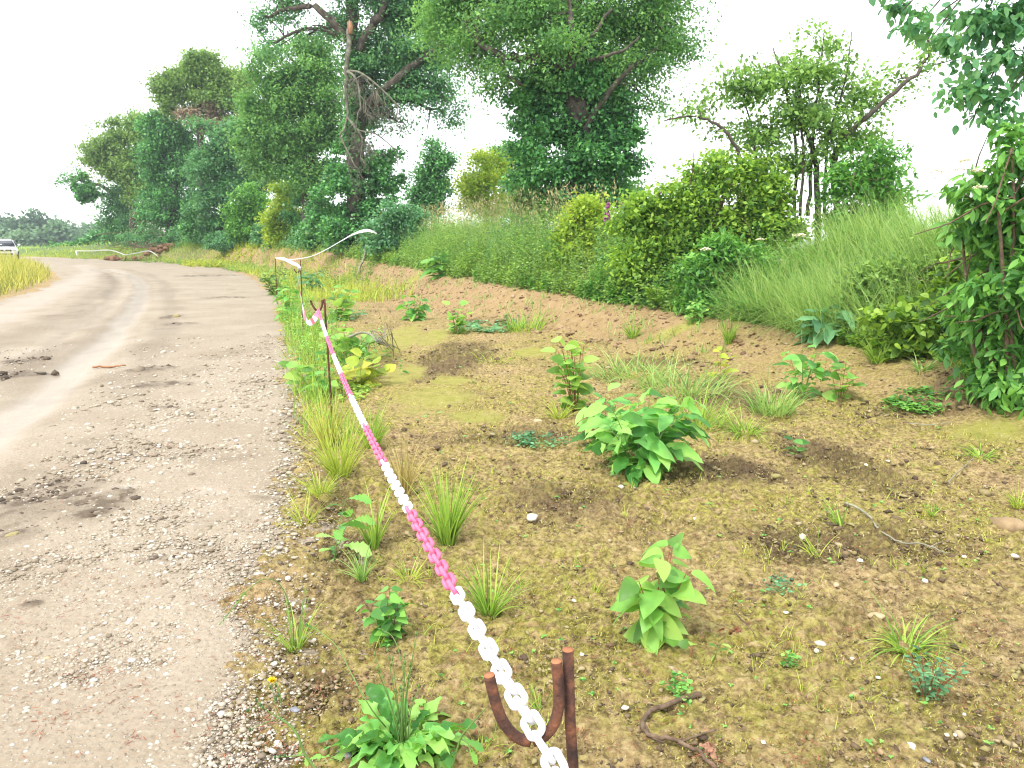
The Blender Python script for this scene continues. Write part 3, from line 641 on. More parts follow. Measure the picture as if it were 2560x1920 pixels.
tree('ivy_clad_tree', 'tall broad tree wrapped in dark ivy, alone in the gap of the row', 19.5,
     [(1440, 580), (1450, 380), (1440, 210), (1430, 60), (1430, -150)], .38, .16,
     [([(1430, 165, -.6), (1340, 150, -.8), (1270, 145, -.8), (1200, 112, -.5)], .15, .06), ([(1455, 330, -.3), (1540, 210, -.6), (1600, 150, -.5), (1660, 110, 0)], .08, .03), ([(1430, 145, -1.2), (1428, 70, -1.3), (1420, -20, -1)], .08, .05), ([(1436, 140, -1), (1480, 90, -1.2), (1530, 20, -1)], .06, .03), ([(1470, 150, -1), (1550, 130, -1.2), (1600, 90, -1)], .05, .02), ([(1310, 215, -1), (1270, 190, -1.2), (1250, 160, -1)], .04, .02)],
     T1, 95000, .085, 'oak', .38, 26, (ivy1, 50000, .095), 'trees in the hedgerow')

T2 = [(700, 5, 65, 45, 0, .8), (655, 55, 35, 40, 0, .8), (668, 110, 30, 40, 0, .7), (760, 95, 40, 30, 0, .4), (845, 60, 50, 60, 0, .8), (1000, 50, 110, 85), (1090, 40, 90, 80), (960, 150, 90, 65), (1060, 165, 100, 60), (1000, 230, 95, 55), (1095, 235, 65, 55, 0, .8), (1120, 285, 45, 40, 0, .5), (935, 200, 50, 80, 1), (930, 280, 60, 50, 1), (900, -90, 200, 110), (1080, -80, 120, 90), (700, -80, 80, 50), (1010, 310, 45, 40, 0, .35)]
ivy2 = [(893, 170, 26, 70), (900, 280, 36, 80), (905, 400, 85, 70), (860, 480, 90, 80), (900, 560, 100, 65), (965, 470, 50, 80), (820, 560, 60, 50), (930, 520, 70, 60)]
t2 = tree('broken_tree', 'tall tree with a snapped dead branch hanging from its ivy-covered trunk', 32.5, [(890, 610), (888, 450), (892, 300), (886, 150), (880, 20), (885, -150)], .42, .2,
     [([(870, 100, -.5), (800, 25, -.6), (740, 18, -.6), (660, 45, -.3)], .17, .05), ([(895, 130, -.6), (935, 55, -.8), (955, 35, -.8), (965, -30, -.8)], .18, .14), ([(895, 290, -.4), (1000, 185, -.8), (1100, 120, -.8), (1180, 108, -.5)], .18, .09), ([(1180, 105, -.6), (1130, 75, -1.2), (1085, 35, -1.2)], .04, .02)],
     T2, 80000, .125, 'oakblue', .42, 24, (ivy2, 26000, .13), 'trees in the hedgerow')
# the snapped limb and its bleached twigs
def fan(start, d, length, r, depth, items, bend):
    p = [start]; dd = np.array(d, float); n = 4
    for i in range(n):
        dd = unit(dd + rng.normal(0, .22, 3) + bend * .12); p.append(p[-1] + dd * length / n)
    items.append(tube(np.array(p), np.linspace(r, r * .5, n + 1), 4, False))
    if depth > 0:
        for i in range(1, n + 1):
            for _ in range(1 if depth > 1 else 2):
                fan(p[i], unit(dd + rng.normal(0, .65, 3) * np.array([1, .7, 1])), length * rng.uniform(.5, .75), r * .55, depth - 1, items, bend)
items = []
main = px_path([(874, 55, -.9), (870, 130, -1), (865, 190, -1), (866, 250, -1), (869, 290, -1), (850, 340, -1)], 32.5); mp = smooth_path(main, 5)
items.append(tube(wob(mp, .02), np.linspace(.115, .04, len(mp)), 7))
dn = np.array([.15, -.05, -1.])
for pts, r in (([(868, 178, -1.1), (900, 182, -1.3), (945, 215, -1.4), (1000, 270, -1.4)], .06), ([(868, 180, -1.1), (885, 190, -1.4), (898, 225, -1.5), (902, 280, -1.5)], .06), ([(905, 190, -1.2), (930, 215, -1.3), (960, 260, -1.4)], .04), ([(866, 290, -1), (895, 325, -1.3), (940, 335, -1.3), (990, 375, -1.3)], .045), ([(850, 340, -1), (870, 380, -1.2), (890, 420, -1.3)], .04), ([(875, 300, -1.1), (905, 345, -1.4), (900, 400, -1.4)], .04)):
    q = smooth_path(px_path(pts, 32.5), 4); items.append(tube(q, np.linspace(r, r * .5, len(q)), 5))
    for j in range(3, len(q), 2):
        fan(q[j], unit(dn + rng.normal(0, .55, 3)), rng.uniform(.5, 1.1), r * .36, 2, items, dn)
M['lichenwood'] = plain_mat('lichened dead limb', [(.3, (.075, .07, .052)), (.55, (.17, .165, .12)), (.75, (.27, .27, .2))], 5, .9, .6)
part('dead_branch', join(items), 'lichenwood', t2, True, 'bleached leafless broken branch')
part('torn_end', tube(px_path([(873, 50, -1.02), (877, 66, -1.05), (876, 85, -1.06)], 32.5), [.02, .10, .08], 6), 'rawwood', t2)

tree('leafy_tree', 'leafy mid green tree left of the tree with the hanging branch', 41.5, [(770, 610), (772, 420), (765, 260), (755, 130)], .4, .12, [],
     [(720, 180, 75, 60), (800, 165, 60, 65), (690, 255, 65, 60), (775, 260, 90, 75), (835, 330, 60, 60), (705, 340, 70, 60), (648, 295, 45, 55), (760, 370, 60, 50), (765, 130, 45, 35), (660, 200, 35, 28, 0, .4), (640, 360, 55, 50), (690, 410, 70, 60), (770, 440, 60, 60)],
     56000, .165, 'oak', .5, 24, ([(800, 400, 60, 60, 1), (800, 470, 60, 60, 1), (770, 540, 60, 60, 1)], 9000, .15), 'trees in the hedgerow')
t4 = tree('domed_tree', 'broad crowned tree with a brown withered patch below its crown', 60, [(510, 610), (505, 420), (497, 260), (500, 170)], .42, .12, [],
     [(490, 185, 60, 38), (450, 215, 60, 36), (560, 205, 70, 45), (415, 240, 36, 45), (605, 235, 40, 50), (525, 240, 85, 36), (505, 160, 40, 24), (560, 270, 60, 28, 0, .4), (600, 300, 50, 50), (395, 210, 18, 18, 0, .6)], 44000, .22, 'olive', .5, 24, None, 'trees in the hedgerow')
part('dead_foliage', foliage([(525, 305, 45, 36), (480, 290, 30, 20)], 59.4, 7000, .18, 20, .3)[0], 'deadleaf', t4, label='withered brown patch')
tree('dark_ivy_tree', 'dark ivy-smothered tree standing in front of the olive crowned tree', 62, [(430, 610), (435, 450), (430, 330)], .4, .15, [],
     [(400, 330, 55, 60), (455, 350, 60, 70), (380, 400, 50, 60), (430, 440, 75, 70), (400, 500, 70, 60), (460, 520, 60, 60), (430, 570, 80, 36)], 36000, .22, 'ivy', .5, 24, None, 'trees in the hedgerow')
tree('deep_green_tree', 'deep green tree between the withered patch and the pale shrubs', 55, [(560, 610), (565, 450), (565, 330)], .4, .12, [],
     [(560, 345, 65, 55), (610, 370, 45, 60), (520, 400, 60, 60), (580, 430, 70, 60), (530, 480, 60, 60), (600, 460, 50, 50), (540, 560, 70, 50), (650, 450, 40, 50)], 36000, .2, 'oakblue', .5, 24, ([(545, 450, 35, 70), (500, 560, 50, 45)], 7000, .18), 'trees in the hedgerow')
tree('small_olive_tree', 'small olive green tree with a rounded crown leaning over the bend', 69, [(335, 615), (325, 480), (300, 380)], .3, .1, [],
     [(290, 345, 55, 45), (250, 380, 42, 36), (320, 400, 50, 45), (262, 428, 36, 24), (345, 315, 40, 36), (230, 395, 24, 24), (360, 370, 50, 60), (340, 450, 50, 50)], 28000, .23, 'olive', .5, 22, None, 'trees in the hedgerow')
t7 = tree('leaning_tree', 'leaning tree with a ball of ivy, leftmost of the row', 71, [(345, 620), (318, 545), (270, 475), (215, 455), (175, 440)], .3, .06, [([(330, 570), (300, 520), (290, 480)], .12, .05), ([(340, 600), (370, 520), (390, 470)], .14, .05)],
     [(180, 440, 26, 22, 0, .35), (160, 455, 16, 12, 0, .4), (290, 505, 50, 45, 0, .8), (272, 555, 30, 32, 0, .8), (340, 540, 60, 55), (385, 480, 45, 60), (300, 470, 50, 30, 0, .5), (330, 585, 60, 24)], 20000, .23, 'oakblue', .5, 20, ([(216, 475, 27, 40), (208, 490, 22, 30)], 6500, .2), 'trees in the hedgerow')
part('dead_foliage', foliage([(370, 560, 45, 40, -1.2), (395, 590, 40, 24, -1.2)], 70, 4000, .15, 18, .35, .3)[0], 'deadleaf', t7, label='dry brown twiggy tangle')
# trees glimpsed through the gaps, out in the field
tree('field_ivy_tree', 'ivy-covered field tree with a dark trunk seen through the gap in the row', 44, [(1085, 590), (1088, 500), (1095, 400)], .3, .12, [], [(1095, 385, 34, 32), (1078, 440, 45, 38), (1062, 480, 36, 40), (1128, 405, 22, 22, 0, .6), (1095, 470, 30, 40), (1050, 520, 24, 30), (1088, 520, 18, 30)], 15000, .16, 'ivy', .4, 20, None, 'field trees beyond the hedge')
tree('yellow_green_tree', 'pale yellow green young tree beyond the hedge bank', 38, [(1215, 590), (1212, 500), (1215, 420)], .12, .04, [], [(1215, 415, 45, 28), (1200, 462, 50, 40), (1225, 515, 45, 45), (1180, 505, 28, 36), (1160, 450, 18, 20, 0, .5)], 12000, .14, 'lime', .4, 20, None, 'field trees beyond the hedge')
tree('field_oak_tree', 'mid green field tree just behind the pale yellow green one', 47, [(1285, 590), (1285, 490), (1275, 400)], .3, .12, [], [(1262, 395, 42, 24), (1290, 440, 36, 40), (1300, 500, 34, 40), (1240, 440, 30, 40)], 14000, .17, 'oak', .45, 20, None, 'field trees beyond the hedge')
tree('low_hazel_tree', 'low mid green tree at the foot of the lone ivy tree', 21.5, [(1325, 590), (1325, 500), (1330, 440)], .1, .04, [], [(1335, 440, 40, 50), (1310, 500, 50, 40), (1350, 520, 50, 36), (1600, 520, 40, 36), (1560, 500, 50, 40)], 12000, .1, 'oak', .25, 20, None, 'field trees beyond the hedge')

# the many-stemmed sallow and the tree hanging in from the right
Ys = 13.5
sal = [(1950, 225, 120, 70), (2055, 215, 110, 85), (2150, 235, 80, 55), (1900, 330, 110, 55), (2050, 330, 110, 60), (1830, 225, 80, 55, 0, .5), (1745, 275, 60, 36, 0, .45), (2130, 360, 70, 50), (1980, 410, 100, 36), (2240, 200, 60, 36, 0, .4), (2060, 105, 60, 40, 0, .35), (2310, 130, 40, 50, 0, .35), (1850, 200, 40, 30, 0, .4), (2180, 270, 40, 30, 0, .4), (1790, 330, 60, 30, 0, .4)]
tree('sallow_tree', 'many-stemmed wispy tree bending over the hedge top', Ys, [(2050, 560), (2040, 420), (2010, 300), (1990, 160)], .06, .015,
     [([(2090, 540, .2), (2088, 390, 0), (2120, 340, -.2), (2200, 262, -.3), (2290, 185, -.2), (2325, 130, 0), (2318, 60, 0)], .06, .018), ([(1985, 540, .3), (1990, 380, .2), (1960, 210, 0), (1930, 120, 0)], .035, .01), ([(2020, 540), (2030, 380), (2045, 230), (2060, 80)], .035, .01), ([(1890, 520), (1850, 390, -.2), (1800, 315, -.3), (1740, 292, -.3), (1660, 300, -.2)], .04, .01), ([(1960, 540, .2), (1900, 420), (1880, 330), (1860, 240)], .03, .01), ([(2060, 540), (2070, 350), (2110, 220), (2130, 80)], .03, .008), ([(2325, 130), (2400, 90), (2440, 40)], .015, .006), ([(2290, 170), (2380, 150), (2450, 120)], .013, .006), ([(2000, 540, -.2), (2010, 380, -.2), (1995, 280, -.2), (2000, 200)], .028, .01)],
     sal, 12500, .085, 'sallow', .2, 12, None, 'trees in the hedgerow', shell=.1, twigs=6)
Yo = 6.6
tb = np.array([5.9, 6.9, 0]); tb[2] = h1(tb[0], tb[1])
ot = thing('overhanging_tree', 'tree reaching in with hanging leafy twigs at the upper right corner', 'tree', tb, 'trees in the hedgerow')
tip = [(2350, 25), (2300, 60), (2450, 60), (2520, 110), (2400, 250), (2470, 210), (2540, 180), (2250, 30), (2440, 300), (2500, 260), (2330, 90)]
items = [tube(wob(smooth_path([tb - [0, 0, .1], tb + [-.1, -.1, 1.6], tb + [-.4, -.2, 3.2], tb + [-.9, -.3, 4.8]], 5), .02), np.linspace(.11, .03, 16), 8)]
hubs = [tb + np.array([-.3, -.2, 3.0]), tb + np.array([-.55, -.25, 3.7]), tb + np.array([-.8, -.3, 4.4])]
for i, q in enumerate(tip):
    e = L(q[0], q[1], Yo + rng.uniform(-.4, .4)); hb_ = hubs[i % 3]; items.append(tube(wob(smooth_path([hb_, (hb_ + e) / 2 + [0, 0, .35], e], 4), .015), np.linspace(.022, .005, 9), 5))
part('trunk', join(items), 'bark', ot, True)
ovl = [(2460, 40, 110, 50), (2540, 110, 60, 70), (2330, 35, 90, 30, 0, .8), (2250, 10, 60, 22, 0, .6), (2240, 70, 14, 40, 0, .35), (2300, 80, 40, 26, 0, .4), (2420, 235, 45, 60, 0, .8), (2500, 240, 60, 60, 0, .8), (2390, 90, 70, 30, 0, .6), (2450, 300, 40, 30, 0, .6), (2190, 8, 30, 8, 0, .5), (2540, 300, 40, 30, 0, .4), (2500, -80, 160, 60), (2400, 160, 30, 30, 0, .5), (2640, 150, 90, 150), (2370, 235, 14, 30, 0, .3)]
part('crown', foliage(ovl, Yo, 3100, .066, 9, .08, .72, .1, .8, 'oval')[0], 'oakblue', ot)
# a spray of leaves that pokes into the frame top from a hedge tree behind
# ------------------------------------------------------------------ shrubs on and before the bank
shrub('pale_shrub', 'rounded light green shrub before the dark trees, beside the yellowish one', 49.5, 628, [(625, 500, 45, 40), (600, 540, 40, 45), (650, 550, 40, 50), (630, 585, 50, 30)], 16000, .17, 'elder', .3, skirt=True, group='shrubs along the bank')
shrub('yellowish_shrub', 'upright yellow green shrub to the right of the rounded light green one', 44.5, 715, [(715, 490, 40, 32), (710, 540, 45, 45), (740, 570, 40, 45), (700, 590, 45, 30)], 16000, .15, 'lime', .3, skirt=True, group='shrubs along the bank')
shrub('elder_shrub', 'dark elder shrub dotted with cream flower heads under the broken tree', 37.5, 815, [(800, 540, 45, 40), (840, 560, 45, 36), (800, 590, 50, 30), (860, 590, 40, 26)], 13000, .12, 'ivy', .25, skirt=True, group='shrubs along the bank', flowers=[(770, 585, .16), (830, 560, .14), (850, 585, .14), (790, 535, .14), (812, 520, .12)])
shrub('feathery_shrub', 'feathery blue green shrub right of the broken tree trunk', 27, 1000, [(1000, 540, 65, 34), (960, 560, 50, 30), (1040, 565, 45, 24)], 11000, .11, 'bluegreen', .2, skirt=True, group='shrubs along the bank')
shrub('weedy_shrub', 'low bluish green weedy clump at the foot of the pale shrub', 50, 590, [(590, 605, 50, 24), (560, 615, 40, 18), (640, 612, 36, 18)], 10000, .14, 'bluegreen', .25, group='shrubs along the bank', nst=4)
shrub('lime_shrub', 'bright yellow green shrub halfway along the bank below the lone ivy tree', 15.9, 1455, [(1470, 525, 45, 30), (1430, 560, 40, 30), (1490, 575, 45, 36), (1440, 630, 60, 40), (1500, 650, 50, 40), (1410, 690, 50, 30)], 13000, .085, 'lime', .17, skirt=True, group='shrubs along the bank', shell=.2)
shrub('hazel_shrub', 'large dense hazel shrub with yellow green tips on the bank', 13.0, 1760, [(1610, 560, 90, 60), (1740, 500, 90, 65), (1850, 480, 90, 60), (1690, 620, 110, 70), (1850, 590, 100, 70), (1950, 560, 70, 50), (1800, 420, 45, 36, 0, .6), (1890, 410, 34, 34, 0, .5), (1600, 660, 70, 50), (1730, 440, 40, 30, 0, .5), (1930, 470, 60, 40)], 34000, .085, 'hazel', .17, 16, skirt=True, group='shrubs along the bank', prof=None, rs=.03)
shrub('low_elder_shrub', 'bright low elder bush with three cream flower heads below the hazel', 11.5, 1800, [(1800, 655, 65, 55), (1830, 720, 65, 50), (1760, 760, 50, 40), (1850, 660, 60, 45), (1740, 700, 50, 40), (1740, 790, 36, 20)], 13000, .1, 'elder', .15, 12, skirt=True, group='shrubs along the bank', wr=.42, flowers=[(1765, 625, .075), (1957, 655, .085), (2000, 592, .1), (1900, 600, .06)])
shrub('leafy_dark_shrub', 'dark lush bush at the foot of the wispy tree', 12.8, 2170, [(2180, 400, 60, 42), (2130, 440, 80, 40), (2220, 440, 50, 36), (2100, 480, 60, 36), (2200, 490, 70, 36)], 10000, .1, 'elder', .16, 12, skirt=True, group='shrubs along the bank', wr=.42)
shrub('right_elder_shrub', 'tall elder bush with cream flower heads at the right edge', 6.3, 2560, [(2480, 480, 70, 60), (2540, 400, 60, 60), (2450, 560, 70, 60, .3), (2540, 600, 80, 90), (2540, 760, 60, 90), (2540, 880, 60, 60), (2500, 950, 60, 45), (2560, 960, 60, 50), (2620, 650, 90, 200), (2420, 470, 40, 30, .3, .6)], 13500, .095, 'elder', .1, 10, skirt=True, group='shrubs along the bank', wr=.42, prof='lance', flowers=[(2415, 405, .055), (2445, 428, .05), (2340, 432, .055), (2450, 470, .045), (2400, 425, .04)], rs=.025, droop=.6)
shrub('bramble_shrub', 'round leaved bramble thicket spilling onto the soil at right', 7.75, 2380, [(2340, 790, 90, 50), (2230, 800, 50, 40), (2440, 830, 80, 60), (2480, 730, 70, 60), (2380, 730, 70, 50, .4), (2300, 850, 60, 36), (2400, 880, 70, 36), (2530, 870, 50, 50), (2450, 660, 60, 50, .3)], 10500, .075, 'bramble', .1, 10, skirt=True, group='shrubs along the bank', wr=.85, prof='heart', rs=.008)
shrub('nettle_shrub', 'dark nettle clump between the tall grass and the brambles', 9.0, 2250, [(2220, 700, 70, 45), (2300, 690, 70, 45), (2160, 730, 50, 40), (2370, 690, 50, 40)], 9000, .075, 'nettle', .12, 10, skirt=True, group='shrubs along the bank', wr=.5, nst=14, stemmat='stem', rs=.006, cat='plant')
shrub('far_hedge', 'low dark green hedge at the field edge behind the white tape', 82, 240, [(160, 622, 24, 8), (190, 618, 28, 11), (225, 612, 34, 15), (265, 604, 34, 20), (290, 612, 30, 20)], 9000, .3, 'ivy', .5, cat='hedge', nst=3, rs=.05)
# undergrowth all along the bank: stems with leaves, grass, seed heads
def band(n, s0, s1, d0, d1):
    """points behind the hedge foot line between polyline stations s0..s1, at distance d0..d1 beyond it"""
    C = np.array(CREST)[:, :2]; s = rng.uniform(s0, s1, n); i = s.astype(int).clip(0, len(C) - 2); f = (s - i)[:, None]
    p = C[i] * (1 - f) + C[i + 1] * f; t = unit(C[i + 1] - C[i]); nrm = np.stack([t[:, 1], -t[:, 0]], 1)
    q = p + nrm * rng.uniform(d0, d1, n)[:, None]; return np.stack([q[:, 0], q[:, 1], hbase(q[:, 0], q[:, 1])], 1)
def band_len(n, s0, s1, d0, d1):
    C = np.array(CREST)[:, :2]; seg = np.linalg.norm(np.diff(C, axis=0), axis=1); cum = np.concatenate([[0], np.cumsum(seg)])
    a, b = np.interp([s0, s1], np.arange(len(C)), cum); u = rng.uniform(a, b, n); s = np.interp(u, cum, np.arange(len(C)))
    i = s.astype(int).clip(0, len(C) - 2); f = (s - i)[:, None]; p = C[i] * (1 - f) + C[i + 1] * f; t = unit(C[i + 1] - C[i]); nrm = np.stack([t[:, 1], -t[:, 0]], 1)
    q = p + nrm * rng.uniform(d0, d1, n)[:, None]; return np.stack([q[:, 0], q[:, 1], hbase(q[:, 0], q[:, 1])], 1)
def weeds(B, hts, per, size, wr=.45):
    n = len(B); t = np.tile(np.linspace(.08, 1, per), n); Bn = np.repeat(B, per, 0); H = np.repeat(hts, per); ln = np.repeat(rng.normal(0, .15, (n, 2)), per, 0)
    P = Bn.copy(); P[:, 2] += H * t; P[:, :2] += ln * (H * t)[:, None]; a = rng.uniform(0, 6.28, len(P))
    D = np.stack([np.cos(a), np.sin(a), rng.normal(-.15, .35, len(P))], 1); Nn = np.tile([0, 0, 1.], (len(P), 1)) + rng.normal(0, .4, (len(P), 3))
    return cards(P, D, Nn, size * rng.uniform(.6, 1.3, len(P)) * (1.15 - .5 * t), wr)
def cover(nst, s0, s1, d0, d1, ha, hb, per, size, mt, lb, ph, thr, wr=.5):
    B = band_len(nst, s0, s1, d0, d1); k = fbm(B[:, 0] + ph, B[:, 1] - ph, 1.3, 3) > thr; B = B[k]; dd = polydist(B[:, 0], B[:, 1], CREST)[0]
    hts = rng.uniform(ha, hb, len(B)) * (.85 + .5 * fbm(B[:, 0] - ph, B[:, 1], 1.1, 2)) * (.45 + .55 * sstep(-.1, .7, dd)); top('undergrowth', weeds(B, hts, per, size, wr), mt, lb, 'undergrowth', kind='stuff')
cover(4600, 8.2, 12.9, -.15, 2.3, .5, 1.25, 24, .085, 'nettle', 'grey green nettles and weeds massed along the bank', 0, -.2)
cover(2600, 8.0, 12.8, -.12, 2.2, .4, 1.15, 22, .075, 'hazel', 'yellow green saplings mixed through the bank weeds', 13, .08, .7)
cover(2600, 8.0, 12.8, -.15, 2.0, .4, 1.1, 22, .09, 'elder', 'fresh green leafy weeds mixed through the bank cover', 27, .1, .42)
cover(1700, 8.6, 12.9, .5, 2.6, .7, 1.3, 18, .1, 'bluegreen', 'bluish green tall weeds at the back of the bank', 41, .05, .3)
cover(1500, 12.5, 16.5, -.1, 2.2, .5, 1.2, 20, .12, 'nettle', 'weeds under the distant trees on the bank', 3, -.2)
cover(2300, 7.1, 9.2, -.15, 1.1, .35, .95, 18, .075, 'elder', 'low leafy growth under the hazel hedge', 5, -.15, .5)
cover(1300, 4.4, 7.4, -.1, .7, .15, .5, 14, .07, 'bramble', 'low brambles along the foot of the right bank', 9, -.05, .8)
B = band_len(1200, 2, 9.4, .1, 1.6); top('undergrowth', weeds(B, rng.uniform(.25, .7, len(B)), 14, .08), 'nettle', 'dark weeds rooted under the hedge at right', 'undergrowth', kind='stuff')
def lean(n, base, spread):
    a = base + rng.normal(0, spread, n); return np.stack([np.cos(a), np.sin(a)], 1)
def grass(B, h0, h1_, w0, base, spread, b0, b1, k=4):
    n = len(B); return blades(B, lean(n, base, spread), rng.uniform(h0, h1_, n), w0 * rng.uniform(.6, 1.3, n), rng.uniform(b0, b1, n), k)
B = np.concatenate([band_len(15000, 5.8, 7.5, .1, 3.6), band_len(6000, 4.6, 5.9, 1.5, 3.6), band_len(2500, 6.2, 7.6, -.15, .6)])
top('tall_grass', grass(B, .3, 1.1, .0095, math.pi * .95, 1.3, .35, 1.9), 'tallgrass', 'tall windswept grass covering the right-hand bank', 'grass', kind='stuff')
B = band_len(3000, 9, 12.9, .6, 3.2)
top('bank_grass', grass(B, .7, 1.4, .012, math.pi, 1.6, .2, 1.1), 'tallgrass', 'grass growing through the weeds on the far bank', 'grass', kind='stuff')
def heads(B, h0, h1_, size):
    n = len(B); H = rng.uniform(h0, h1_, n); a = rng.uniform(0, 6.28, n); tipz = B.copy(); tipz[:, 2] += H; tipz[:, :2] += np.stack([np.cos(a), np.sin(a)], 1) * .12
    st = blades(B, np.stack([np.cos(a), np.sin(a)], 1), H * 1.02, np.full(n, .004), np.full(n, .2), 2)
    P = np.repeat(tipz, 5, 0) + rng.normal(0, .04, (n * 5, 3)) * np.array([1, 1, 1.6]); D = unit(rng.normal(size=(n * 5, 3)) * .5 + np.array([0, 0, 1]))
    return join([st, cards(P, D, rand_dir(n * 5), size * rng.uniform(.6, 1.4, n * 5), .28)])
B = band_len(800, 10, 13, 1.0, 2.4)
top('seeding_grass', heads(B, .85, 1.4, .075), 'seed', 'beige flowering grass heads along the bank top', 'grass', kind='stuff')
# left verge, field, road-side growth
a = rng.random((34000, 2)); vx = -13.5 - a[:, 0] * 26; vy = 14 + a[:, 1] * 44; k = polydist(vx, vy, ROAD_L)[0] < -.1 - .25 * rng.random(len(vx)); vx, vy = vx[k], vy[k]
B = np.stack([vx, vy, hbase(vx, vy)], 1)
dd_ = -polydist(vx, vy, ROAD_L)[0]
n = len(B); top('verge_grass', blades(B, lean(n, 0, 3), rng.uniform(.6, 1.15, n) * np.clip(.45 + dd_ * .4, .4, 1.1), .026 * rng.uniform(.6, 1.4, n), rng.uniform(.1, .9, n), 3), 'vergegrass', 'yellowing grass on the inside of the bend', 'grass', kind='stuff')
vx = rng.uniform(-75, -14, 9000); vy = rng.uniform(44, 92, 9000); dr_ = polydist(vx, vy, ROAD_R)[0]; k = (dr_ > .6) & (dr_ < 14) & (polydist(vx, vy, CREST)[0] < 3); vx, vy = vx[k], vy[k]
top('field_grass', grass(np.stack([vx, vy, hbase(vx, vy)], 1), .25, .6, .045, 0, 3, .2, 1.2, 2), 'limegrass', 'bright green field margin beyond the bend', 'grass', kind='stuff')
vx = rng.uniform(-130, -38, 7000); vy = rng.uniform(75, 175, 7000); k = (polydist(vx, vy, ROAD_R)[0] > 3); vx, vy = vx[k], vy[k]
top('field_grass', grass(np.stack([vx, vy, hbase(vx, vy)], 1), .4, .8, .12, 0, 3, .2, 1.2, 2), 'tallgrass', 'green crop in the far field', 'grass', kind='stuff')
# far wood on the skyline
fl = [(x, 588 + rng.uniform(-6, 6), rng.uniform(24, 42), rng.uniform(20, 30), rng.uniform(-15, 25)) for x in range(-260, 330, 24)] + [(95, 572, 34, 32, 0), (60, 580, 30, 28, 0), (125, 578, 26, 26, 0), (-20, 565, 40, 34, 10), (10, 580, 30, 30, 8)]
top('treeline', foliage(fl, 195, 30000, .9, 20, 1.6, .8, .4)[0], 'far', 'hazy blue green wood along the horizon', 'wood', kind='stuff')

# ------------------------------------------------------------------ herbs, tufts, mats
def herb(name, label, px, py, wpx, hpx, nst, nl, leafpx, prof, wr, mat, stemmat='stem', droop=.25, cat='plant', group=None, up=.35, lo=.12, opp=False, wave=0, flop=.45, rs=None, extra=None, spread0=.15):
    b = GP(px, py); Y = b[1]; H = PX(hpx, Y) * .95; W = PX(wpx, Y) * .5; lf = PX(leafpx, Y)
    t = thing(name, label, cat, b, group); st = []; C = []; D = []; Nn = []; S = []
    for i in range(nst):
        a = rng.uniform(0, 6.28); rr = W * max(0.12, 1.05 - lf / (3.2 * W + 1e-6)) * math.sqrt(rng.uniform(.1, 1)); hh = H * rng.uniform(.55, 1) if i else H * .95
        s0 = b + np.array([math.cos(a) * rr * spread0, math.sin(a) * rr * spread0, -.02]); e = b + np.array([math.cos(a) * rr, math.sin(a) * rr, hh * .93])
        pth = smooth_path([s0, s0 * .55 + e * .45 + np.array([0, 0, .12 * hh]), e], 6); r = rs or max(.002, H * .008); st.append(tube(pth, np.linspace(r, r * .45, len(pth)), 5))
        tt = np.linspace(lo, 1, nl); a0 = rng.uniform(0, 6.28)
        for j, q in enumerate(tt):
            pos = pth[min(int(q * (len(pth) - 1)), len(pth) - 1)]
            for o_ in ((0, math.pi) if opp else (0,)):
                aa = a0 + j * (math.pi / 2 if opp else 2.2) + o_ + rng.normal(0, .35); d = np.array([math.cos(aa), math.sin(aa), up + rng.normal(0, .18)])
                C.append(pos); D.append(d); Nn.append(np.array([0, -.25, 1.]) + rng.normal(0, .42, 3)); S.append(lf * rng.uniform(.65, 1.1) * (1.08 - .45 * abs(q - .45)))
    C, D, Nn, S = map(np.array, (C, D, Nn, S)); pet = unit(D) * (S * .16)[:, None]
    pts = [tube([c, c + p_], [max(.0012, H * .003)] * 2, 4, False) for c, p_ in zip(C, pet)]
    part('stem', join(st + pts), stemmat, t, True)
    part('foliage', leaves(C + pet, D, Nn, S, wr, prof, rng.uniform(droop * .5, droop * 1.5, (len(S), 1)) + flop * 0, .16, wave), mat, t, True)
    return t
def rosette(name, label, px, py, wpx, n, leafpx, prof, wr, mat, up=(.15, .8), droop=.35, stems=0, stemh=0, cat='plant', group=None, wave=1.0):
    b = GP(px, py); Y = b[1]; lf = PX(leafpx, Y); t = thing(name, label, cat, b, group)
    a = rng.uniform(0, 6.28, n); u = rng.uniform(up[0], up[1], n); D = np.stack([np.cos(a), np.sin(a), u], 1); C = b + np.stack([np.cos(a), np.sin(a), np.zeros(n)], 1) * lf * .06 + np.array([0, 0, .008])
    Nn = np.tile([0, 0, 1.], (n, 1)) - D * .2 + rng.normal(0, .15, (n, 3))
    part('foliage', leaves(C, D, Nn, lf * rng.uniform(.6, 1.05, n), wr, prof, rng.uniform(droop * .5, droop * 1.6, (n, 1)), .22, wave), mat, t, True)
    if stems:
        it = []
        for i in range(stems):
            hh = PX(stemh, Y) * rng.uniform(.5, 1); aa = rng.uniform(0, 6.28); rr = hh * rng.uniform(.05, .35); e = b + np.array([math.cos(aa) * rr, math.sin(aa) * rr, hh])
            pth = smooth_path([b + rng.normal(0, .008, 3) * [1, 1, 0], (b + e) / 2 + [0, 0, hh * .1], e], 5); it.append(tube(pth, np.linspace(.0022, .0012, len(pth)), 5)); it.append(tube([e, e + [0, 0, .007], e + [0, 0, .014]], [.002, .0038, .001], 5))
        part('stem', join(it), 'stem', t, True)
    return t
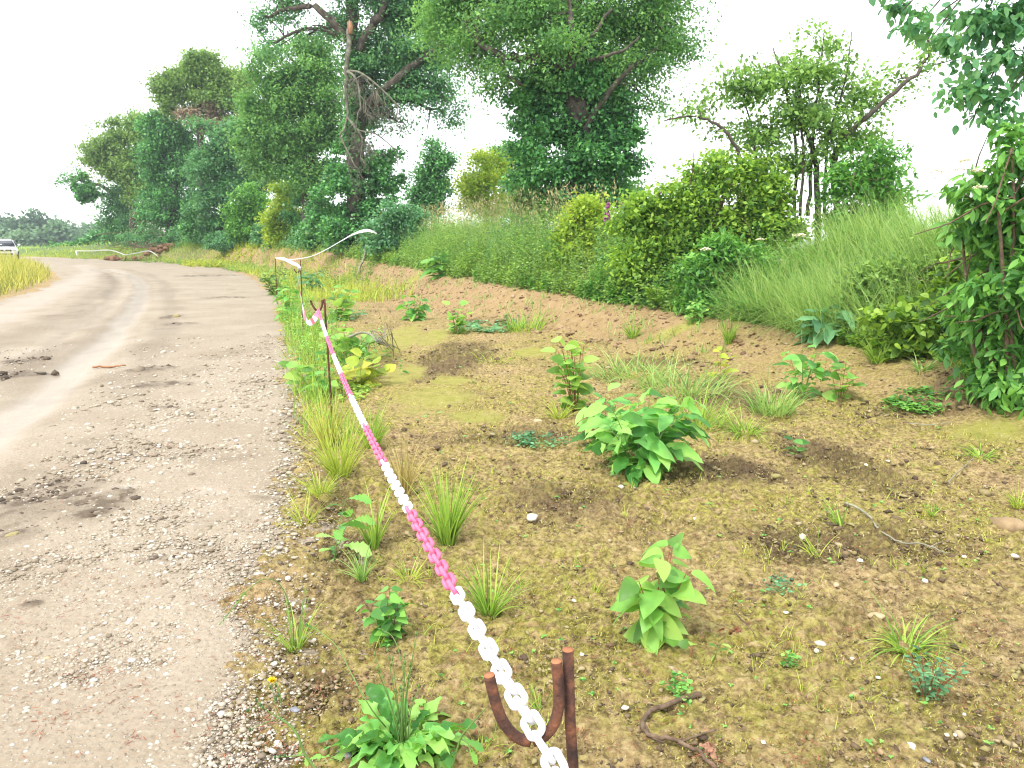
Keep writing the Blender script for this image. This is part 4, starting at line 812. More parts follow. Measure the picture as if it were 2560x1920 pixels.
def tuft(label, px, py, wpx, hpx, n, mat='tuft', wb=.005, bend=(.15, 1.3), cat='grass tuft', base=.12, lean_a=None, group='grass tufts'):
    b = GP(px, py); Y = b[1]; H = PX(hpx, Y) * 1.12; W = PX(wpx, Y) * .5
    a = rng.uniform(0, 6.28, n); rr = np.sqrt(rng.random(n)) * max(W * base * 2.2, .012); Bp = b + np.stack([np.cos(a) * rr, np.sin(a) * rr, np.full(n, -.012)], 1)
    ln = np.stack([np.cos(a), np.sin(a)], 1) + rng.normal(0, .5, (n, 2))
    if lean_a is not None: ln = ln * .7 + np.array([math.cos(lean_a), math.sin(lean_a)])
    ln = unit(ln); h = rng.beta(2.2, 1.6, n) * 1.15 * max(H, W * .8) + .01
    bd = (rng.uniform(bend[0], bend[1], n) + rng.gamma(2.0, .16, n)) * np.clip(W / max(H, 1e-3) * 1.5, .7, 1.7)
    Vb = blades(Bp, ln, h, wb * np.clip(Y / 2.6, .8, 2.6) * rng.uniform(.7, 1.4, n), bd, 5)
    t = thing('grass_tuft', label, cat, b, group); part('foliage', Vb, mat, t); return t
def mat_plant(name, label, px, py, wpx, hpx, n, leafpx, matn, cat='plant', group=None, hz=.05):
    b = GP(px, py - hpx * .5); Y = b[1]; e = GP(px, py - hpx); ry = max(abs(e[1] - b[1]), PX(hpx * .3, Y)); rx = PX(wpx, Y) * .5; lf = PX(leafpx, Y)
    k = max(4, n // 9); a = rng.uniform(0, 6.28, k); q = np.sqrt(rng.random(k)); C = np.stack([b[0] + np.cos(a) * q * rx, b[1] + np.sin(a) * q * ry], 1)
    P = np.repeat(C, 9, 0) + rng.normal(0, lf * .8, (k * 9, 2)); z = hbase(P[:, 0], P[:, 1]) + rng.uniform(.008, hz, len(P)); P = np.concatenate([P, z[:, None]], 1)
    aa = rng.uniform(0, 6.28, len(P)); D = np.stack([np.cos(aa), np.sin(aa), rng.uniform(-.1, .5, len(P))], 1)
    t = thing(name, label, cat, b, group); part('foliage', leaves(P, D, np.tile([0, 0, 1.], (len(P), 1)) + rng.normal(0, .3, (len(P), 3)), lf * rng.uniform(.6, 1.2, len(P)), .8, 'oval', .1, .15), matn, t, True)
    it = [tube(smooth_path([b, np.array([c[0], c[1], h1(c[0], c[1]) + .012])], 3), .0018, 4, False) for c in C[:40]]
    part('stem', join(it), 'stem', t); return t
W_ = 'weeds growing on the bare soil'
herb('knotweed', 'bright green knotweed with heart leaves on red stems, nearest on the mossy soil', 1640, 1592, 290, 300, 8, 8, 86, 'heart', .82, 'knot', 'redstem', group=W_, up=.05, droop=.45)
herb('knotweed', 'tiny two-leaved knotweed seedling just right of the nearest knotweed', 1725, 1648, 46, 62, 2, 2, 38, 'heart', .85, 'knot', 'redstem', group=W_)
herb('seedling', 'small seedling with narrow pale leaves right of the tiny knotweed seedling', 1782, 1645, 60, 56, 1, 5, 40, 'lance', .36, 'knot', 'stem', group=W_, lo=.3)
herb('knotweed', 'tall yellow green knotweed standing behind the big dock clump', 1440, 1025, 170, 205, 10, 8, 48, 'heart', .72, 'knot', 'redstem', group=W_)
herb('dock', 'large lush clump of bright dock in the middle of the soil', 1600, 1182, 290, 215, 14, 10, 100, 'lance', .42, 'dock', 'stem', .5, group=W_, wave=1, up=.35, lo=.03)
herb('dock', 'dock clump overlapping the back left of the largest dock', 1512, 1118, 140, 165, 7, 9, 74, 'lance', .42, 'dock', 'stem', .5, group=W_, wave=1, lo=.03)
herb('dock', 'upright dock beside the pale knotweed before the bank', 2005, 992, 130, 150, 5, 8, 62, 'lance', .42, 'dock', 'stem', .5, group=W_, wave=1, lo=.05)
herb('knotweed', 'pale lime knotweed leaning right beside the upright dock', 2100, 1000, 110, 122, 5, 5, 46, 'heart', .85, 'knot', 'redstem', group=W_)
herb('knotweed', 'small yellow knotweed sprig at the far end of the grass patch', 1800, 945, 90, 85, 3, 6, 34, 'heart', .55, 'yellow', 'redstem', group=W_)
herb('dock', 'rounded dock plant farthest along the bare soil', 1035, 800, 70, 72, 6, 8, 38, 'lance', .45, 'dock', 'stem', .5, group=W_, lo=.05)
herb('knotweed', 'lime knotweed to the right of the farthest dock', 1140, 832, 74, 80, 5, 6, 30, 'heart', .7, 'knot', 'redstem', group=W_)
V_ = 'weeds along the chain verge'
herb('knotweed', 'yellow green knotweed just right of the middle post', 880, 900, 150, 85, 7, 6, 42, 'heart', .75, 'knot', 'redstem', group=V_)
herb('knotweed', 'yellowing low knotweed sprawling right of the chain', 905, 965, 190, 80, 8, 5, 50, 'heart', .75, 'yellow', 'redstem', group=V_)
herb('knotweed', 'knotweed growing left of the middle post in long grass', 775, 975, 110, 80, 4, 5, 44, 'heart', .75, 'knot', 'redstem', group=V_)
herb('dock', 'leafy dock at the foot of the middle post', 812, 990, 100, 120, 5, 7, 46, 'lance', .4, 'dock', 'stem', .5, group=V_)
herb('dock', 'blue green dock behind the hooked middle post', 782, 735, 70, 62, 6, 7, 34, 'lance', .45, 'bluegreen', 'stem', .5, group=V_, lo=.05)
herb('knotweed', 'knotweed clump to the right of the middle post top', 848, 800, 90, 92, 7, 6, 34, 'heart', .75, 'knot', 'redstem', group=V_)
herb('dock', 'dock on the track edge under the red and white tape', 722, 800, 80, 110, 8, 7, 34, 'lance', .42, 'dock', 'stem', .5, group=V_, lo=.05)
herb('weed_bush', 'bushy weed on the track edge before the far tape post', 688, 738, 80, 72, 14, 10, 18, 'nettle', .5, 'nettle', 'stem', .3, group=V_)
herb('dock', 'dark dock hanging over the lip of the bank', 1102, 690, 66, 70, 8, 8, 36, 'lance', .45, 'elder', 'stem', .5, group='weeds on the bank', lo=.05)
herb('dock', 'broad bluish dock at the edge of the tall grass', 2045, 850, 140, 95, 5, 6, 84, 'lance', .42, 'bluegreen', 'stem', .6, group='weeds on the bank', wave=1)
herb('ragwort', 'bright leafy weed at the foot of the low elder bush', 1742, 805, 90, 60, 12, 9, 22, 'lobed', .5, 'dock', 'stem', .3, group='weeds on the bank')
herb('nettle', 'small stinging nettle beside the near stretch of chain', 975, 1590, 150, 150, 5, 6, 50, 'nettle', .68, 'elder', 'twig', .25, group=W_, opp=True, up=.1)
herb('sow_thistle', 'young sow thistle with jagged leaves left of the chain', 828, 1395, 170, 185, 2, 7, 74, 'lobed', .5, 'dock', 'stem', .35, group=W_, up=.3)
herb('willowherb', 'low narrow leaved weed growing in front of the sprawling grass tuft', 2320, 1735, 200, 130, 15, 12, 26, 'lance', .36, 'bluegreen', 'redstem', .2, group=W_, up=.3)
herb('dock', 'flat dock seedling with four blunt leaves on dark soil', 1988, 1128, 84, 46, 1, 7, 38, 'oval', .6, 'elder', 'stem', .1, group=W_, up=.15)
rosette('hawkbit', 'big toothed leaf rosette with thin flower stalks by the near post', 1005, 1875, 330, 90, 235, 'hawk', .19, 'dock', (.1, 1.5), .5, 16, 330, group=W_)
mat_plant('cinquefoil', 'wide mat of creeping green leaves below the brambles', 2288, 1048, 165, 74, 420, 13, 'elder', group=W_)
mat_plant('cinquefoil', 'smaller creeping mat right of the widest one', 2452, 1004, 92, 40, 200, 12, 'elder', group=W_)
mat_plant('cinquefoil', 'creeping mat cut by the right edge of view', 2548, 1022, 80, 56, 220, 13, 'elder', group=W_)
mat_plant('clover', 'grey green creeping patch left of the large dock', 1348, 1128, 145, 40, 240, 11, 'bluegreen', group=W_)
mat_plant('chickweed', 'bright little chickweed patch beside the gnarled bark branch', 1690, 1760, 70, 55, 70, 15, 'dock', group=W_)
mat_plant('speedwell', 'thin trailing speedwell midway between knotweed and grass tuft', 1955, 1492, 100, 34, 80, 11, 'bluegreen', group=W_)
mat_plant('chickweed', 'tiny bright chickweed cluster below the pair of white stones', 1972, 1682, 38, 28, 50, 12, 'dock', group=W_)
mat_plant('clover', 'low leafy patch below the farthest knotweed', 1225, 838, 160, 40, 320, 11, 'bluegreen', group=W_)
mat_plant('clover', 'leafy green patch under the middle post', 868, 1010, 120, 52, 320, 13, 'tuft', group=V_)
mat_plant('clover', 'bluish leafy patch behind the yellow green knotweed by the middle post', 855, 812, 90, 34, 200, 10, 'bluegreen', group=V_)
# grass tufts, each a clump of its own
tuft('bright tuft hugging the right side of the chain near the front', 1222, 1535, 140, 160, 110)
tuft('tall dense tuft of upright blades right of the chain', 1120, 1355, 140, 200, 190, bend=(.05, .7))
tuft('thin upright tuft beside the young sow thistle', 935, 1365, 90, 160, 60, bend=(.05, .6))
tuft('small bluish tuft left of the pink links', 905, 1445, 90, 110, 45, 'tallgrass')
tuft('low bright lime tuft left of the pink links', 1022, 1450, 130, 70, 120, 'limegrass', .003)
tuft('sparse long bladed tuft at the gravel edge', 738, 1622, 130, 150, 38)
tuft('dry orange tuft behind the chain', 1010, 1235, 120, 150, 130, 'drygrass', .003, (.05, .7))
tuft('shaggy verge tuft under the second white run of chain', 850, 1190, 170, 190, 210, 'limegrass', .003, (.1, 1.1))
tuft('verge tuft reaching left over the gravel', 800, 1240, 150, 110, 110, 'limegrass', .003, (.2, 1.3))
tuft('tall verge tuft left of the middle post foot', 820, 1120, 120, 150, 130, 'vergegrass', .003, (.05, .7))
tuft('green tuft to the right of the middle post foot', 930, 1120, 110, 120, 120, 'tuft', .004, (.1, .9))
tuft('fine grass spray left of the chain shadow', 760, 1300, 170, 90, 70, 'limegrass', .0025, (.2, 1.3))
tuft('wide wind-blown patch behind the largest dock', 1590, 940, 200, 100, 300, 'tallgrass', .004, (.3, 1.4), base=.5)
tuft('bent patch continuing the wide one to the right', 1710, 975, 190, 110, 300, 'tallgrass', .004, (.3, 1.4), base=.5)
tuft('pale spreading tuft in front of the bent patch', 1860, 1085, 200, 110, 150, 'tuft', .003, (.3, 1.3))
tuft('bushy blue green tuft touching the upright dock', 1930, 1030, 150, 100, 190, 'tallgrass', .004, (.2, 1.1), base=.3)
tuft('thick tuft before the pale knotweed roots', 1740, 1060, 170, 120, 190, 'tuft', .003, (.2, 1.2), base=.4)
tuft('small tuft at the left foot of the tall knotweed', 1400, 1045, 110, 70, 80, 'limegrass', .003)
tuft('short neat tuft on the bank foot left of the low elder', 1582, 845, 60, 55, 90)
tuft('upright tuft on the bare soil before the tall grass', 1822, 858, 56, 70, 90, 'tuft', .005, (.05, .6))
tuft('drooping tuft below the bramble edge', 2195, 905, 110, 80, 130, 'tuft', .005, (.3, 1.4))
tuft('dark spiky tuft under the bramble shade', 2305, 925, 100, 60, 50, 'tallgrass', .006, (.4, 1.3))
tuft('soft light tuft under the right elder', 2420, 930, 120, 80, 130, 'limegrass', .004)
tuft('sprawling long bladed tuft on the lower right soil', 2270, 1620, 360, 150, 95, 'tuft', .006, (.35, .75), base=.08)
tuft('little leaning tuft above the speedwell', 2035, 1385, 110, 90, 26, 'limegrass', .003, (.5, 1.3), lean_a=2.6)
tuft('thin tuft crossing the left end of the pale twig', 2095, 1310, 80, 90, 18, 'tuft', .004, (.4, 1.2), lean_a=2.6)
tuft('tiny tuft above the forked pale twig', 2330, 1285, 40, 36, 26, 'tuft', .003)
tuft('flat tuft fanning out on the mossy slope at right', 2450, 1140, 230, 70, 50, 'tuft', .005, (.4, .8), base=.08)
tuft('tuft at the right edge above the clay lump', 2545, 1265, 90, 60, 70, 'limegrass', .003)
tuft('fine lime tuft across the algae patch', 1225, 900, 150, 40, 130, 'limegrass', .003, (.5, 1.4), base=.4)
tuft('bright lawn-like tuft below the bank stick', 875, 745, 110, 40, 190, 'limegrass', .006, (.1, .9), base=.5)
tuft('rushy tuft at the bank foot beyond the farthest knotweed', 1310, 825, 90, 60, 130, 'tuft', .006, (.1, .9), base=.5)
tuft('sparse tuft at the bottom right of the hooked post', 1200, 1880, 110, 60, 60, 'limegrass', .003, (.3, 1.2))
tuft('short tuft between chain and hook', 1345, 1775, 70, 70, 20, 'tuft', .003, (.2, .9), lean_a=2.4)
tuft('tiny tuft at the track edge below the yellow flowers', 700, 925, 40, 28, 40, 'limegrass', .003)
# growth that nobody could count along the verge and on the soil
def verge_pts(n, y0, y1, off, sp):
    C = np.array([(.06, .82), (-1.55, 6.4), (-3.35, 12.3), (-5.6, 18.5), (-8.8, 26)]); yy = rng.uniform(y0, y1, n); xx = np.interp(yy, C[:, 1], C[:, 0]) + off + rng.normal(0, sp, n); return np.stack([xx, yy, hbase(xx, yy) - .01], 1)
B = np.concatenate([verge_pts(700, 5.4, 8.5, -.05, .12), verge_pts(2200, 8, 16, .02, .26), verge_pts(1800, 14, 27, .4, .6)]); k = (fbm(B[:, 0], B[:, 1], .9, 3) > -.12) & (on_road(B[:, 0], B[:, 1]) < .12); B = B[k]
top('verge_growth', grass(B, .12, .42, .008, 0, 3, .1, 1.1, 4), 'tuft', 'grass strip under the tape at the track edge', 'grass', kind='stuff')
B = verge_pts(800, 8.5, 24, .15, .4); k = (fbm(B[:, 0] + 5, B[:, 1], 1.2, 3) > -.05) & (on_road(B[:, 0], B[:, 1]) < .05); B = B[k]
top('verge_weeds', weeds(B, rng.uniform(.12, .4, len(B)), 12, .075), 'dock', 'low leafy weeds at the track edge', 'weeds', kind='stuff')
n = 22000; C = np.array([q[:2] for q in ROAD_R[7:14]]); t_ = rng.random(n); s = t_ * (len(C) - 1.001); i = s.astype(int); tv = unit(C[i + 1] - C[i]); P = C[i] + (C[i + 1] - C[i]) * (s - i)[:, None] + np.stack([tv[:, 1], -tv[:, 0]], 1) * (rng.random(n) ** 1.3 * 3.2)[:, None]
k = (polydist(P[:, 0], P[:, 1], ROAD_R)[0] > .15) & (polydist(P[:, 0], P[:, 1], CREST)[0] < .3) & (P[:, 1] > 19) & (fbm(P[:, 0], P[:, 1], 1.5, 3) > -.2); P = P[k]
top('verge_grass', grass(np.stack([P[:, 0], P[:, 1], hbase(P[:, 0], P[:, 1]) - .02], 1), .1, .45, .025, 0, 3, .1, 1.2, 3), 'limegrass', 'green and yellow growth between track and far bank', 'grass', kind='stuff')
B = band_len(2600, 12, 17.5, -3.4, .2); k = fbm(B[:, 0], B[:, 1], 2.2, 2) > .02; B = B[k]
top('verge_weeds', weeds(B, rng.uniform(.15, .5, len(B)), 14, .11), 'nettle', 'leafy weeds below the distant trees', 'weeds', kind='stuff')
yl = region(580, 650, 90, 10); a = rng.uniform(0, 6.28, 500); q = np.sqrt(rng.random(500)); B = np.stack([yl[0] + np.cos(a) * q * 2.6, yl[1] + np.sin(a) * q * 4], 1); B = np.concatenate([B, hbase(B[:, 0], B[:, 1])[:, None]], 1)
top('yellow_groundcover', weeds(B, rng.uniform(.15, .4, len(B)), 12, .12, .8), 'yellow', 'yellow leafy ground cover at the far side of the track', 'ground cover', kind='stuff')
p = scatter_px(260, 900, 2600, 760, 1900); k = polydist(p[:, 0], p[:, 1], ROAD_R)[0] > .4; p = p[k]; Bs = np.repeat(p, 6, 0); a = rng.uniform(0, 6.28, len(Bs))
top('weeds', leaves(Bs + [0, 0, .008], np.stack([np.cos(a), np.sin(a), rng.uniform(.1, .6, len(Bs))], 1), np.tile([0, 0, 1.], (len(Bs), 1)), np.repeat(rng.uniform(.008, .022, len(p)) * np.clip(p[:, 1] / 4, .8, 2), 6), .6, 'oval'), 'dock', 'tiny seedlings dotted over the bare soil', 'seedlings', kind='stuff')
p = scatter_px(420, 880, 2600, 800, 1900); k = (polydist(p[:, 0], p[:, 1], ROAD_R)[0] > .3) & (fbm(p[:, 0], p[:, 1], .8, 2) > 0); p = p[k]; Bs = np.repeat(p, 7, 0) + rng.normal(0, .012, (7 * len(p), 3)) * [1, 1, 0]
top('sparse_grass', blades(Bs, lean(len(Bs), 0, 3), rng.uniform(.02, .09, len(Bs)), np.full(len(Bs), .0022) * np.clip(Bs[:, 1] / 3, .8, 2.5), rng.uniform(.2, 1.4, len(Bs)), 3), 'limegrass', 'stray single grass blades on the bare soil', 'grass', kind='stuff')
# undergrowth that closes the feet of the distant trees
fl2 = [(x, 600 + .02 * (x - 300) + rng.uniform(-14, 10), rng.uniform(30, 48), rng.uniform(16, 26), rng.uniform(-2, 2)) for x in range(330, 900, 22)]
Vf = [foliage([(l[0], l[1], l[2], l[3])], np.interp(l[0], [300, 450, 620, 760, 900], [68, 61, 51, 43, 33.5]) + l[4] * .5 - .8, 1400, .19, 18, .35, .65, .2, floor=True)[0] for l in fl2]
top('undergrowth', join(Vf), 'oakblue', 'dark scrub filling in under the distant trees', 'undergrowth', kind='stuff')
B = band_len(260, 6.8, 13, -1.0, -.05); Bs = np.repeat(B, 9, 0) + rng.normal(0, .05, (9 * len(B), 3)) * [1, 1, 0]; Bs[:, 2] = hbase(Bs[:, 0], Bs[:, 1])
top('sparse_grass', grass(Bs, .05, .22, .008, 0, 3, .2, 1.3, 3), 'tallgrass', 'stray grass growing on the cut bank face', 'grass', kind='stuff')
pc_ = band_len(2600, 6.5, 13, -1.3, 0); top('rubble', stones(pc_, rng.lognormal(math.log(.018), .5, len(pc_)).clip(.006, .06), .6, 1, .6), 'clayclod', 'crumbled clay on the cut bank face', 'clay crumbs', kind='stuff')
# ferns and foxgloves
def fern(label, px, py, wpx, hpx, nf, mat):
    b = GP(px, py); Y = b[1]; W = PX(wpx, Y) * .5; H = PX(hpx, Y); t = thing('fern', label, 'fern', b, 'ferns on the bank'); it = []; C = []; D = []; S = []; Nn = []
    for i in range(nf):
        a = 6.28 * i / nf + rng.normal(0, .3); e = b + np.array([math.cos(a) * W, math.sin(a) * W, H * rng.uniform(.5, .95)]); pth = smooth_path([b, (b + e) / 2 + [0, 0, H * .3], e], 10); it.append(tube(pth, np.linspace(.006, .002, len(pth)), 4)); T = unit(np.gradient(pth, axis=0)); sd = unit(np.cross(T, [0, 0, 1.]))
        for j in range(4, len(pth)):
            for s in (-1, 1): C.append(pth[j]); D.append(sd[j] * s + T[j] * .45 + [0, 0, -.1]); S.append(np.linalg.norm(e - b) * .34 * (1.05 - j / len(pth)) + .015); Nn.append(np.cross(T[j], sd[j]) * -1 + [0, 0, .4])
    part('stem', join(it), 'stem', t); part('foliage', leaves(np.array(C), np.array(D), np.array(Nn), np.array(S), .3, 'lance', .2, .1), mat, t); return t
fern('pale fern at the foot of the bank hedge', 1640, 770, 90, 70, 8, 'hazel')
fern('darker fern deeper in the bank hedge', 1730, 700, 100, 80, 8, 'bluegreen')
def foxglove(label, pts, Y, r):
    P = px_path(pts, Y); P = smooth_path(P, 8); b = np.array([P[0][0], Y, h1(P[0][0], Y)]); t = thing('foxglove', label, 'foxglove', b, 'foxgloves on the bank top')
    part('stem', tube(np.concatenate([[b], P]), np.linspace(.008, .004, len(P) + 1), 5), 'stem', t); n = 46; u = rng.uniform(.05, .97, n); C = P[(u * (len(P) - 1)).astype(int)]; a = rng.uniform(0, 6.28, n); d = np.stack([np.cos(a), np.sin(a), np.full(n, -.55)], 1)
    it = [tube([c, c + unit(v) * r * .5 * s, c + unit(v) * r * s], [.004, r * .28 * s, r * .36 * s], 6, False) for c, v, s in zip(C, d, 1.1 - .75 * u)]
    part('flower', join(it), 'fox', t, True); return t
foxglove('tall pink foxglove spike bent over at its tip against the sky', [(1636, 530), (1640, 505), (1646, 485), (1652, 474), (1663, 471)], 14.2, .07)
foxglove('straight pink foxglove before the lone ivy tree', [(1517, 560), (1518, 535), (1520, 512), (1521, 505)], 14.8, .075)

# ------------------------------------------------------------------ posts, chain, tape
PST = 'rusty rod posts along the track'
def ribbon(P, Wd, stripe=None):
    P = np.asarray(P, float); Wd = np.asarray(Wd, float); V = np.stack([P - Wd, P, P + Wd], 1); k = len(P); b = (np.arange(k - 1) * 3)[:, None] + np.array([0, 1]); b = b.ravel()
    return V.reshape(-1, 3), np.stack([b, b + 1, b + 4, b + 3], 1)
def hook_post(label, top_p, base_p, hook, r, Y):
    b = np.array([base_p[0], base_p[1], h1(base_p[0], base_p[1])]); t = thing('hook_post', label, 'post', b, PST)
    rod = np.linspace(b - [0, 0, .12], top_p, 14) + rng.normal(0, .0006, (14, 3)); part('rod', tube(rod, r, 14), 'rust', t, True)
    up_ = unit(rod[-1] - rod[-2]); part('cut_end', tube([rod[-1] - up_ * .0004, rod[-1] + up_ * .0006], r * .97, 14), 'cut', t)
    hp = smooth_path(hook, 5); part('hook', tube(hp, r, 14), 'rust', t, True)
    for q, v in ((hp[0], hp[0] - hp[1]), (hp[-1], hp[-1] - hp[-2])): v = unit(v); part('cut_end', tube([q - v * .0004, q + v * .0006], r * .97, 14), 'cut', t)
    return t
Y1 = .80
hk1 = [L(*q) for q in [(1223, 1688, Y1), (1238, 1752, Y1), (1260, 1808, Y1), (1298, 1846, Y1), (1342, 1850, Y1), (1379, 1820, Y1), (1396, 1770, Y1), (1396, 1710, Y1), (1391, 1653, Y1)]]
hook_post('rusty hooked rod post at the bottom of the view', L(1419, 1624, .812), (.125, .80), hk1, .0066, Y1)
Y2 = 6.35
hk2 = [L(*q) for q in [(776, 751, Y2), (782, 764, Y2), (789, 774, Y2), (797, 777, Y2), (803, 770, Y2), (806, 759, Y2), (806, 750, Y2)]]
hook_post('rusty hooked rod post holding the far end of the chain', L(811, 747, Y2 + .01), GP(831, 1050)[:2], hk2, .0085, Y2)
Y3 = 12.3
hk3 = [L(*q) for q in [(735, 672, Y3), (739, 679, Y3), (744, 681, Y3), (748, 677, Y3), (749, 668, Y3)]]
hook_post('thin rusty post where the white tape is tied', L(751, 650, Y3), GP(758, 842)[:2], hk3, .009, Y3)
Y4 = 18.5; b4 = L(689, 690, Y4); b4[2] = h1(b4[0], b4[1])
t = thing('post', 'thin far post carrying the end of the white tape', 'post', b4, PST); part('rod', tube([b4 - [0, 0, .1], L(688, 644, Y4)], .011, 8), 'rust', t)
# chain: stadium-shaped plastic links, each turned a quarter against the next
def link_mesh(Lk, Wk, r):
    s = (Lk - Wk) / 2; R = Wk / 2 - r; a = np.linspace(-np.pi / 2, np.pi / 2, 9); A = np.stack([s + R * np.cos(a), R * np.sin(a)], 1); Bq = np.stack([-s - R * np.cos(a), -R * np.sin(a)], 1)
    P = np.concatenate([A, Bq]); P = np.concatenate([P, np.zeros((len(P), 1))], 1); k = len(P); sides = 10
    T = unit(np.roll(P, -1, 0) - np.roll(P, 1, 0)); U = np.cross(T, [0, 0, 1.]); c = np.linspace(0, 2 * np.pi, sides, endpoint=False)
    V = P[:, None] + r * (U[:, None] * np.cos(c)[None, :, None] + np.array([0, 0, 1.]) * np.sin(c)[None, :, None])
    i = np.arange(k)[:, None]; j = np.arange(sides)[None]; Q_ = np.stack([i * sides + j, i * sides + (j + 1) % sides, ((i + 1) % k) * sides + (j + 1) % sides, ((i + 1) % k) * sides + j], -1).reshape(-1, 4)
    return V.reshape(-1, 3), Q_
LK, WK, RK, PITCHC = .0505, .0275, .0046, .0345
h0 = L(1340, 1838, Y1) + np.array([0, 0, .006]); h2 = L(795, 773, Y2 - .02); 
tt = np.linspace(0, 1, 400); pc = h0 + (h2 - h0) * tt[:, None]; pc[:, 2] -= .115 * 4 * tt * (1 - tt)
pre = smooth_path([L(1420, 1990, .70), L(1382, 1905, .755), L(1352, 1858, .79), h0], 6)[:-1]
pc = np.concatenate([pre, pc]); cl = np.concatenate([[0], np.cumsum(np.linalg.norm(np.diff(pc, axis=0), axis=1))]); hl = cl[len(pre)]
nl = int(cl[-1] / PITCHC); s_ = (np.arange(nl) + .5) * PITCHC; ctr = np.stack([np.interp(s_, cl, pc[:, i]) for i in range(3)], 1)
tan = unit(np.stack([np.interp(s_ + .01, cl, pc[:, i]) - np.interp(s_ - .01, cl, pc[:, i]) for i in range(3)], 1))
chain = thing('chain', 'pink and white plastic chain strung between the two hooked posts', 'chain', h0)
lme = {m: make_mesh('link', *link_mesh(LK, WK, RK), m, smooth=True) for m in ('whiteplastic', 'pinkplastic')}
brk = np.array([.46, .97, 1.43, 1.98, 2.62, 3.2, 3.82, 4.5, 5.2]); far_items = []; far_mi = []
from mathutils import Matrix, Vector
for i in range(nl):
    m = 'pinkplastic' if np.searchsorted(brk, s_[i] - hl) % 2 else 'whiteplastic'
    T = tan[i]; U = unit(np.cross(T, [0, 0, 1.])); Wv = np.cross(U, T); a = math.radians(38 if i % 2 else -52) + rng.normal(0, .06)
    Yv = U * math.cos(a) + Wv * math.sin(a); Zv = np.cross(T, Yv); Rm = np.stack([T, Yv, Zv], 1)
    if i < 100:
        o = bpy.data.objects.new('link', lme[m]); COL.objects.link(o); o.parent = chain
        o.matrix_local = Matrix.Translation(Vector(ctr[i] - h0)) @ Matrix(Rm.tolist()).to_4x4()
    else:
        V, Q_ = link_mesh(LK, WK, RK); far_items.append((V @ Rm.T + ctr[i], Q_)); far_mi += [1 if m == 'pinkplastic' else 0] * len(Q_)
fo = part('link', join(far_items), ['whiteplastic', 'pinkplastic'], chain, True, mat_idx=far_mi); fo['kind'] = 'stuff'
# tape
def tape(name, label, pts, wid, rot, stripes, base, group='white barrier tape'):
    P = smooth_path([L(*q) for q in pts], 8); k = len(P); wd = np.interp(np.linspace(0, 1, k), np.linspace(0, 1, len(wid)), wid); rr = np.interp(np.linspace(0, 1, k), np.linspace(0, 1, len(rot)), rot)
    T = unit(np.gradient(P, axis=0)); A = unit(np.cross(T, [0, 1., .2])); Bv = np.cross(T, A); Wd = (A * np.cos(rr)[:, None] + Bv * np.sin(rr)[:, None]) * wd[:, None] * .5
    V, Q_ = ribbon(P, Wd); off = unit(np.cross(T, Wd)) * .0004; off = np.repeat(off, 3, 0)
    n = len(V); V2 = np.concatenate([V + off, V - off]); Q2 = np.concatenate([Q_, Q_[:, ::-1] + n]); fr = (np.arange(len(Q_)) // 2) / (k - 1)
    mi = np.array([1 if any(a <= f <= b_ for a, b_ in stripes) else 0 for f in fr]); t = top(name, (V2, Q2), ['tape', 'taperedd'], label, 'tape', group, None, True, base, np.concatenate([mi, mi]))
    return t
tape('barrier_tape', 'slack red striped tape looping from the middle post up to the next post', [(797, 776, Y2), (789, 792, Y2 - .05), (781, 803, Y2), (770, 806, Y2 + .2), (760, 785, 7.2), (753, 750, 8.5), (748, 715, 10.2), (744, 685, 11.8), (747, 668, Y3)], [.03, .05, .05, .05, .06, .07, .08, .08, .06], [.2, .5, .3, .8, .2, .5, .1], [(.02, .12), (.2, .27), (.42, .5), (.66, .78)], L(797, 776, Y2))
tape('barrier_tape', 'white tape stretched from the tied post to the thin far post', [(749, 676, Y3 - .05), (745, 664, Y3), (728, 656, 13.6), (708, 647, 15.5), (688, 645, Y4)], [.04, .06, .075, .07, .04], [.1, .3, .4, .2], [], L(746, 668, Y3))
tape('barrier_tape', 'long loose tape end blowing up over the bank', [(688, 645, Y4), (715, 648, 18), (745, 647, 17.4), (780, 640, 16.8), (815, 624, 16.3), (850, 604, 15.9), (880, 587, 15.6), (905, 578, 15.4), (925, 577, 15.3), (942, 584, 15.4)], [.02, .013, .011, .011, .012, .015, .03, .055, .05, .02], [-.5, -.5, -.6, -.6, -.7, -.7, -.5, -.3, -.5], [], L(688, 645, Y4))
tape('barrier_tape', 'short tape tail trailing right from the tied post', [(747, 669, Y3), (760, 682, 12.0), (776, 695, 11.8), (797, 712, 11.6)], [.05, .05, .035, .02], [.6, .9, 1.1], [], L(747, 669, Y3))
Yf = 70; bf = L(195, 640, Yf); bf[2] = h1(bf[0], bf[1])
t = thing('post', 'short white post at the start of the distant tape', 'post', bf, 'white posts across the bend'); part('rod', tube([bf - [0, 0, .1], np.array([bf[0] - .15, bf[1], L(192, 627, Yf)[2]])], .06, 8), 'tape', t)
tape('barrier_tape', 'distant white tape sagging along the outside of the bend', [(192, 627, Yf), (230, 627, Yf - 3), (268, 625, Yf - 6), (290, 629, Yf - 8), (312, 637, Yf - 9)], [.1, .1, .11, .1, .06], [.1, .2, .1], [], L(192, 627, Yf))
tape('barrier_tape', 'faint end of the distant tape dipping into the grass', [(305, 637, Yf - 10), (335, 634, 59.5), (362, 628, 59), (378, 629, 58.5), (395, 641, 58)], [.04, .05, .08, .08, .04], [.1, .2, .1], [], L(305, 637, Yf - 10))

